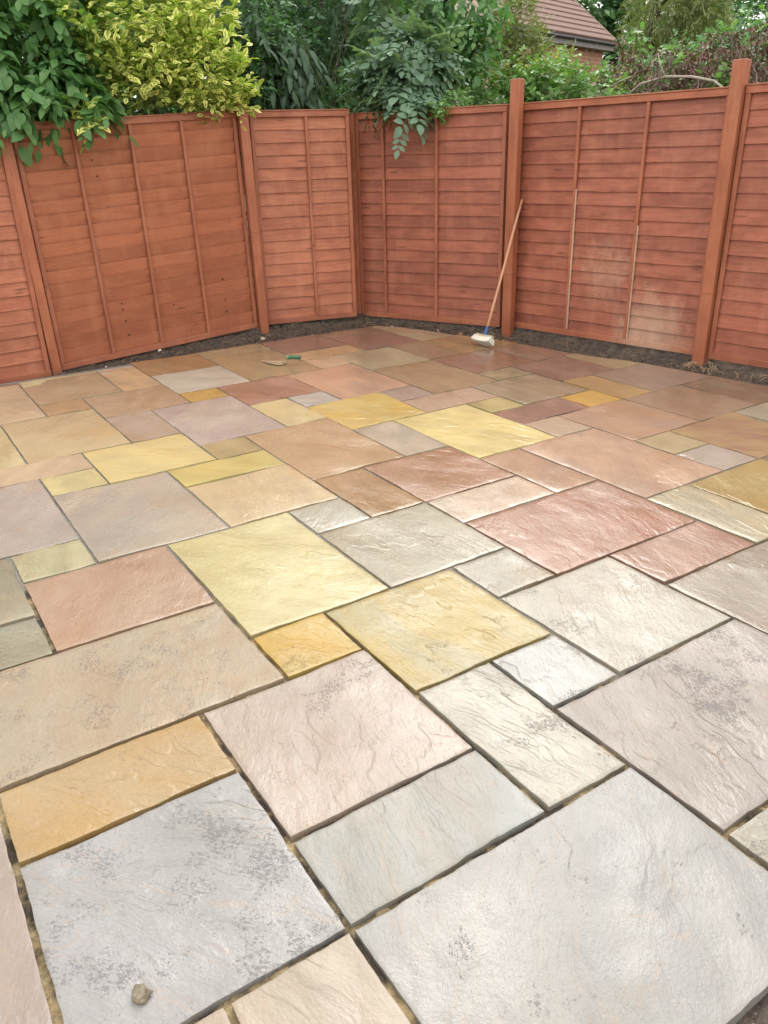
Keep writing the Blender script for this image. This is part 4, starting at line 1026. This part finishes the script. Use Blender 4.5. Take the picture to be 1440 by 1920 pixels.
tree('broadleaf_tree', (-4.9, 4.9, -0.1), 'fresh green tree with hanging leafy boughs behind the middle of the right fence', LEAF_BIG, M_MID,
     [((-4.0, 4.65, 2.85), (.42, .45, .42), 120), ((-3.85, 4.72, 2.45), (.22, .25, .3), 50), ((-4.6, 4.5, 3.1), (.5, .5, .4), 90), ((-4.6, 4.6, 3.5), (.5, .5, .4), 60)],
     8, 0.082, 18, (-4.6, 4.9, 2.9), parts=240, droop=0.5, up=0.15, length=0.28)
tree('shade_tree', (-6.6, 4.2, -0.1), 'tall dark tree deep behind the fence corner', LEAF, M_DKG,
     [((-6.3, 4.5, 3.4), (.9, 1.0, .7), 300), ((-6.9, 3.0, 3.6), (.8, 1.2, .9), 320), ((-6.8, 4.9, 3.2), (.5, .5, .5), 100), ((-7.4, 1.2, 3.6), (.9, 1.4, 1.2), 300), ((-6.4, 4.3, 2.4), (.5, .8, .4), 120), ((-7.6, -0.8, 3.6), (.9, 1.4, 1.2), 240), ((-6.6,2.6,2.2),(.5,1.6,.6),200), ((-6.6,.6,2.2),(.5,1.6,.6),200)],
     10, 0.10, 19, (-6.5, 4.3, 3.3), r0=0.11, droop=0.2, length=0.4)
# 7 mixed hedge behind the right panels
shrub('mixed_hedge', (-3.9, 5.6, -0.1), 'light green leafy hedge behind the fence between elder and dead hedge', 'hedge', LEAF_OVAL, M_IVY,
      [((-4.0, 5.25, 1.95), (.45, .5, .45), 300), ((-3.45, 5.4, 1.95), (.45, .4, .42), 300), ((-3.0, 5.55, 1.9), (.35, .35, .35), 190), ((-3.85, 5.55, 2.15), (.4, .35, .2), 150), ((-4.5, 5.0, 2.1), (.4, .4, .5), 150), ((-2.6, 5.8, 1.85), (.3, .3, .22), 70)],
      7, 0.050, 20, parts=300, stems=[(-3.9, 5.5, -.1), (-3.2, 5.6, -.1)], up=0.45, length=0.2)
shrub('yellowing_shrub', (-3.9, 6.0, -0.1), 'yellow and orange tinged shrub in front of the house roof', 'shrub', LEAF, M_YEL,
      [((-3.80, 5.65, 2.26), (.32, .26, .12), 62), ((-4.2, 5.5, 2.3), (.3, .25, .15), 24), ((-3.1, 6.0, 2.12), (.3, .2, .08), 14)], 6, 0.05, 21, parts=120, stems=[(-3.9, 5.9, -.1)], up=0.6, length=0.2)
shrub('pale_tall_shrub', (-4.6, 6.2, -0.1), 'pale green narrow leaved tall shrub half hiding the left end of the roof', 'shrub', LEAF_NARROW, M_WIL,
      [((-4.55, 5.85, 2.85), (.30, .30, .42), 190), ((-4.4, 5.85, 2.48), (.34, .28, .26), 150), ((-4.0, 5.95, 2.40), (.22, .2, .14), 40)], 8, 0.085, 22, parts=150, stems=[(-4.6, 6.1, -.1)], up=0.7, length=0.3)
shrub('red_tipped_bush', (-4.5, 4.9, -0.1), 'orange red new leaves glimpsed between the tree trunks', 'shrub', LEAF, M_RED,
      [((-4.3, 4.45, 2.62), (.10, .08, .12), 16), ((-4.25, 4.5, 2.45), (.08, .08, .08), 8)], 6, 0.05, 23, parts=60, up=0.6, length=0.1)
# 8 dead hedge with withered leaves and bare twigs
hd_root = shrub('dead_hedge', (-2.0, 6.1, -0.1), 'withered purple brown hedge of dry twigs behind the right hand fence panel', 'hedge', LEAF_CURL, M_DEAD,
      [((-2.55, 5.95, 2.0), (.35, .3, .38), 220), ((-2.05, 6.05, 2.0), (.4, .3, .42), 330), ((-1.5, 6.15, 2.05), (.4, .3, .42), 340), ((-1.0, 6.25, 2.05), (.4, .3, .42), 340), ((-0.4, 6.35, 2.05), (.4, .3, .42), 260), ((.3, 6.45, 2.05), (.5, .3, .42), 160), ((-3.0, 5.9, 2.15), (.2, .2, .3), 50)],
      7, 0.047, 24, parts=300, stems=None, droop=0.6, up=0.2, length=0.18)
rgd = np.random.default_rng(5)
tg = [(-3.1 + 3.6 * q, 5.9 + 0.45 * q + rgd.normal() * .15, 1.85 + rgd.uniform(0, .48)) for q in rgd.uniform(0, 1, 60)]
parts_ = []
for _ in range(330):
    t_ = np.array(tg[int(rgd.integers(60))]) + rgd.normal(size=3) * np.array([.2, .15, .15]); b_ = t_ + np.array([rgd.normal() * .25, rgd.normal() * .15, -rgd.uniform(.25, .8)])
    parts_.append(tube([b_ - np.array(hd_root.location) + (t_ - b_) * f + rgd.normal(size=3) * .02 for f in (0, .35, .7, 1)], [.006, .005, .0035, .0015], 4))
V, F = join(parts_); o = obj('twig', mesh_of('twig', V, F, mat_plain('dry_twig', (0.17, 0.12, 0.10), 0.8, 40, .003, .3), True), hd_root); o['kind'] = 'stuff'
shrub('green_shoots', (-2.0, 5.95, -0.1), 'yellow green shoots poking through the dead hedge', 'shrub', LEAF_OVAL, M_IVY,
      [((-2.72, 5.78, 2.42), (.08, .06, .10), 8), ((-2.2, 5.82, 1.88), (.12, .06, .08), 14), ((-1.75, 5.85, 2.05), (.06, .06, .1), 8), ((-1.35, 5.98, 2.25), (.1, .06, .08), 8), ((-0.85, 6.0, 2.40), (.1, .06, .06), 7), ((-2.6, 5.8, 1.86), (.1, .06, .06), 10), ((-1.1, 6.0, 1.9), (.2, .06, .06), 10), ((-1.9, 5.8, 2.0), (.5, .06, .2), 16), ((-1.5, 5.95, 2.45), (.5, .06, .08), 10), ((-2.5, 5.8, 2.2), (.3, .06, .15), 12)],
      6, 0.055, 25, parts=150, up=0.7, length=0.14)
# pale dead bough lying through the hedge
bough = empty('dead_bough', (-2.9, 5.75, 1.85), label='pale bare bough arching through the hedge above the splashed panel', cat='branch')
def bo(pts, r): return tube([Vector(p) - Vector((-2.9, 5.75, 1.85)) for p in pts], r, 7)
obj('branch', mesh_of('branch', *bo([(-2.62, 5.55, 1.92), (-2.45, 5.55, 2.03), (-2.2, 5.58, 2.07), (-1.95, 5.62, 2.05), (-1.72, 5.62, 2.0), (-1.55, 5.6, 1.90), (-1.5, 5.6, 1.8)], [.008, .011, .012, .012, .011, .010, .009]), M_PALEBARK, True), bough)
obj('branch', mesh_of('branch', *bo([(-3.0, 5.5, 1.72), (-2.95, 5.5, 1.90), (-2.86, 5.52, 2.0), (-2.70, 5.55, 2.07), (-2.55, 5.55, 2.1)], [.016, .014, .011, .008, .004]), M_PALEBARK, True), bough)
obj('branch', mesh_of('branch', *bo([(-2.97, 5.5, 1.86), (-3.05, 5.5, 2.0), (-3.07, 5.52, 2.14), (-3.02, 5.52, 2.24)], [.013, .011, .008, .004]), M_PALEBARK, True), bough)
obj('branch', mesh_of('branch', *bo([(-2.2, 5.58, 2.07), (-2.27, 5.58, 2.16), (-2.30, 5.57, 2.26)], [.010, .007, .003]), M_PALEBARK, True), bough)
obj('branch', mesh_of('branch', *bo([(-3.12, 5.5, 1.78), (-3.22, 5.5, 1.92), (-3.36, 5.52, 2.02)], [.010, .007, .003]), M_PALEBARK, True), bough)
# green fill behind the dead hedge
shrub('back_hedge', (-2.2, 7.4, -0.1), 'green hedge standing behind the withered hedge', 'hedge', LEAF, M_FAR,
      [((-3.2 + .75 * i, 7.0 + .12 * i, 1.9), (.5, .4, .62), 170) for i in range(6)], 8, 0.07, 26, stems=None, up=0.4, length=0.25)
shrub('far_hedge_mass', (-6.0, 8.0, -0.1), 'dense green bushes below the house', 'hedge', LEAF, M_FAR,
      [((-6.2 + .9 * i, 7.4 + .35 * i, 1.7), (.7, .5, .9), 170) for i in range(6)], 8, 0.09, 27, up=0.4, length=0.3)

# ------------------------------------------------------------------ far trees
shrub_kw = dict(length=0.9, spread=0.6)
def at(px, py, d):
    r_ = RM.T @ np.array([(px - 720) / 1478.6, (py - 960) / 1478.6, 1.0]); return CAMV + r_ * d / np.hypot(r_[0], r_[1])
def far_tree(name, label, T, mat, centres, size, per, seed, base, r0, **kw):
    return tree(name, base, label, T, mat, centres, per, size, seed, (base[0], base[1], centres[0][0][2]), group='trees beyond the hedge', r0=r0, **kw)
far_tree('willow_tree', 'yellow green weeping tree to the right of the house roof', LEAF_NARROW, M_WIL,
     [((-10.9, 16.1, 4.6), (1.0, 1.0, 1.5), 1300), ((-10.3, 16.4, 4.0), (.7, .7, 1.2), 700), ((-11.3, 15.7, 2.9), (.7, .7, .9), 300), ((-10.8, 16.2, 2.6), (1.0, 1.0, 1.0), 420)], 0.10, 12, 30, (-11.2, 15.9, -0.1), 0.16, droop=0.55, up=0.1, length=0.45)
far_tree('round_tree', 'dark green tree at the upper right under the patch of sky', LEAF, M_FAR,
     [((-7.0, 11.8, 2.5), (.9, .8, .65), 460), ((-6.1, 12.1, 2.7), (.8, .8, .6), 460), ((-5.2, 12.5, 2.95), (.8, .8, .8), 500), ((-4.3, 12.8, 3.1), (.9, .8, .9), 460), ((-6.6, 12.0, 1.8), (1.3, .8, .6), 300), ((-8.2, 11.6, 2.0), (1.2, .8, .7), 300)], 0.10, 9, 31, (-6.0, 12.3, -0.1), 0.15, length=0.4)
far_tree('leafy_side_tree', 'leafy tree at the right edge of the photo behind the tall post', LEAF, M_FAR,
     [((-4.0, 11.6, 2.95), (.9, .7, .55), 380), ((-3.0, 12.0, 3.0), (.8, .7, .8), 340), ((-4.9, 11.3, 2.3), (.9, .7, .5), 260)], 0.09, 8, 32, (-3.8, 11.7, -0.1), 0.1, length=0.3)
far_tree('wood_tree', 'dark bluish tree directly behind the house roof', LEAF, M_FAR,
     [((-33.5, 35.0, 8.6), (3.6, 3.2, 3.2), 800), ((-29.0, 37.5, 7.2), (3.2, 3.0, 3.0), 800), ((-25.5, 39.5, 6.0), (3.2, 3.0, 3.2), 700), ((-36.0, 31.0, 9.5), (3.5, 3.5, 3.5), 600)], 0.38, 8, 33, (-30.0, 37.0, -0.1), 0.4, length=1.1)
far_tree('hazel_tree', 'tall tree behind the left part of the fence filling the skyline', LEAF, M_DKG,
     [((-12.5, 2.0, 5.2), (2.0, 3.2, 2.2), 900), ((-12.0, 6.5, 5.0), (2.0, 2.8, 2.2), 900), ((-12.0, 9.0, 5.0), (1.6, 1.6, 2.2), 500), ((-12.0, -2.5, 4.5), (2, 3, 2), 500), ((-11.5, 4.0, 2.4), (1.2, 4.5, 1.4), 600), ((-11.0, 9.0, 2.4), (1.2, 3.5, 1.4), 500)], 0.2, 10, 34, (-12.0, 5.0, -0.1), 0.22, length=0.7)
wd = empty('distant_wood', (0, 0, 0), label='hazy line of woodland along the horizon beyond the gardens', cat='wood'); wd['kind'] = 'stuff'
rgw = np.random.default_rng(50); bl_ = []
for a in np.linspace(40, 200, 60):
    r_ = rgw.uniform(52, 62); bl_.append(((CAM[0] + r_ * math.cos(math.radians(a)), CAM[1] + r_ * math.sin(math.radians(a)), rgw.uniform(2.5, 4.2)), (3.5, 3.5, 3.6), 150))
fw = build_foliage(wd, LEAF, sprigs(rgw, bl_, 6, 0.75, length=1.6), M_FAR, 0, 51)

# ------------------------------------------------------------------ house
M_TILE = mat_plain('brown_roof_tile', (0.25, 0.16, 0.14), 0.75, 6, 0.006, 0.22)
M_FASCIA = mat_plain('grey_fascia', (0.22, 0.20, 0.20), 0.6, 8, 0.002)
M_GUTTER = mat_plain('dark_gutter', (0.05, 0.045, 0.05), 0.5, 8, 0.002)
E0 = np.array(at(1153, 79, 40)); lat = RM[0].copy(); lat[2] = 0; lat /= np.linalg.norm(lat); dep = np.array([-lat[1], lat[0], 0])
ed = -(0.66 * lat + 0.75 * dep)            # along the eave, from its right end towards the left
up_ = np.array([0, 0, 1.0]); pb = (-0.75 * lat + 0.66 * dep)    # away from the eave, into the house
house = empty('brick_house', (E0[0], E0[1], -0.1), math.atan2(-ed[1], -ed[0]), label='brick house with a brown tiled roof beyond the hedge', cat='house')
# local frame: x = -ed (towards the right end), y = into the house, z up; check handedness
hxv = -ed; hyv = np.cross(up_, hxv)
sgn = 1.0 if np.dot(hyv, pb) > 0 else -1.0
ez = E0[2] + 0.1
LE, SP, RI = 11.0, 3.05, 2.45
def hm(nm, V, F, m_, par=house, smooth=False):
    V = [(v[0], sgn * v[1], v[2]) for v in V]; F = F if sgn > 0 else [tuple(reversed(f)) for f in F]
    return obj(nm, mesh_of(nm, V, F, m_, smooth), par)
wall = hm('wall', *box(-LE, -0.35, 0.35, 2 * SP - 0.35, 0, ez - 0.12), M_BRICK)
gab = hm('gable_wall', [(-0.35 - .25, .35, ez - .12), (-0.35 - .25, 2 * SP - .35, ez - .12), (-0.35 - .25, SP, ez + RI - .35), (-0.352, .35, ez - .12), (-0.352, 2 * SP - .35, ez - .12), (-0.352, SP, ez + RI - .35)],
   [(0, 1, 2), (3, 5, 4), (0, 3, 4, 1), (1, 4, 5, 2), (2, 5, 3, 0)], M_BRICK)
und = hm('roof', [(-LE, 0, ez - .03), (0, 0, ez - .03), (0, SP, ez + RI - .03), (-LE, SP, ez + RI - .03), (-LE, 2 * SP, ez - .03), (0, 2 * SP, ez - .03)] + [(-LE, 0, ez - .1), (0, 0, ez - .1), (0, SP, ez + RI - .1), (-LE, SP, ez + RI - .1), (-LE, 2 * SP, ez - .1), (0, 2 * SP, ez - .1)],
   [(0, 1, 2, 3), (3, 2, 5, 4), (6, 9, 8, 7), (9, 10, 11, 8), (0, 6, 7, 1), (1, 7, 8, 2), (2, 8, 11, 5), (4, 5, 11, 10), (3, 9, 6, 0), (4, 10, 9, 3)], M_TILE)
nrow, ncol = 10, 29
sl = math.hypot(SP, RI); tl = sl / nrow; tw = 8.7 / ncol; ca, sa = SP / sl, RI / sl
# one interlocking tile: double roll profile, lower edge proud
prof_ = [(0, 0), (.12, .03), (.25, .045), (.38, .03), (.5, 0), (.62, .03), (.75, .045), (.88, .03), (.985, 0)]
V = []
for (a_, zl) in ((-0.03, 0.062), (tl + 0.02, 0.006)):
    for (u_, h_) in prof_: V.append((u_ * tw, sgn * (a_ * ca - (h_ + zl) * sa), a_ * sa + (h_ + zl) * ca))
for (u_, h_) in prof_: V.append((u_ * tw, sgn * (-0.03 * ca + 0.0 * sa), -0.03 * sa + 0.0))
n_ = len(prof_); F = [(i, i + 1, n_ + i + 1, n_ + i) for i in range(n_ - 1)] + [(2 * n_ + i, 2 * n_ + i + 1, i + 1, i) for i in range(n_ - 1)]
if sgn < 0: F = [tuple(reversed(f)) for f in F]
tile_me = mesh_of('roof_tile', V, F, M_TILE)
for r_ in range(nrow):
    for c_ in range(ncol):
        o = bpy.data.objects.new('roof_tile', tile_me); COL.objects.link(o); o.parent = house
        o.location = (-(c_ + 1) * tw, sgn * r_ * tl * ca, ez + r_ * tl * sa)
hm('ridge', *tube([(-LE, SP, ez + RI + .03), (0.02, SP, ez + RI + .03)], 0.13, 8), mat_plain('ridge_tile', (0.27, 0.18, 0.14), .8, 6, .004))
hm('verge', *box(-0.01, 0.06, -0.0, 0.001, 0, 0.001), M_TILE) if False else None
V = [(0.005, -0.05, ez - .08), (0.07, -0.05, ez - .08), (0.07, SP, ez + RI - .04), (0.005, SP, ez + RI - .04), (0.005, -0.05, ez + .08), (0.07, -0.05, ez + .08), (0.07, SP, ez + RI + .12), (0.005, SP, ez + RI + .12)]
hm('verge_board', V, [(0, 1, 2, 3), (7, 6, 5, 4), (0, 4, 5, 1), (1, 5, 6, 2), (2, 6, 7, 3), (3, 7, 4, 0)], mat_plain('verge_mortar', (0.33, 0.25, 0.20), .8, 6, .003))
hm('fascia', *box(-LE, -0.002, 0.02, 0.05, ez - 0.34, ez - 0.104), M_FASCIA)
hm('soffit', *box(-LE, -0.002, 0.052, 0.348, ez - 0.34, ez - 0.32), M_FASCIA)
hm('gutter', *tube([(-LE, -0.06, ez - .10), (0.0, -0.06, ez - .10)], 0.062, 8), M_GUTTER)
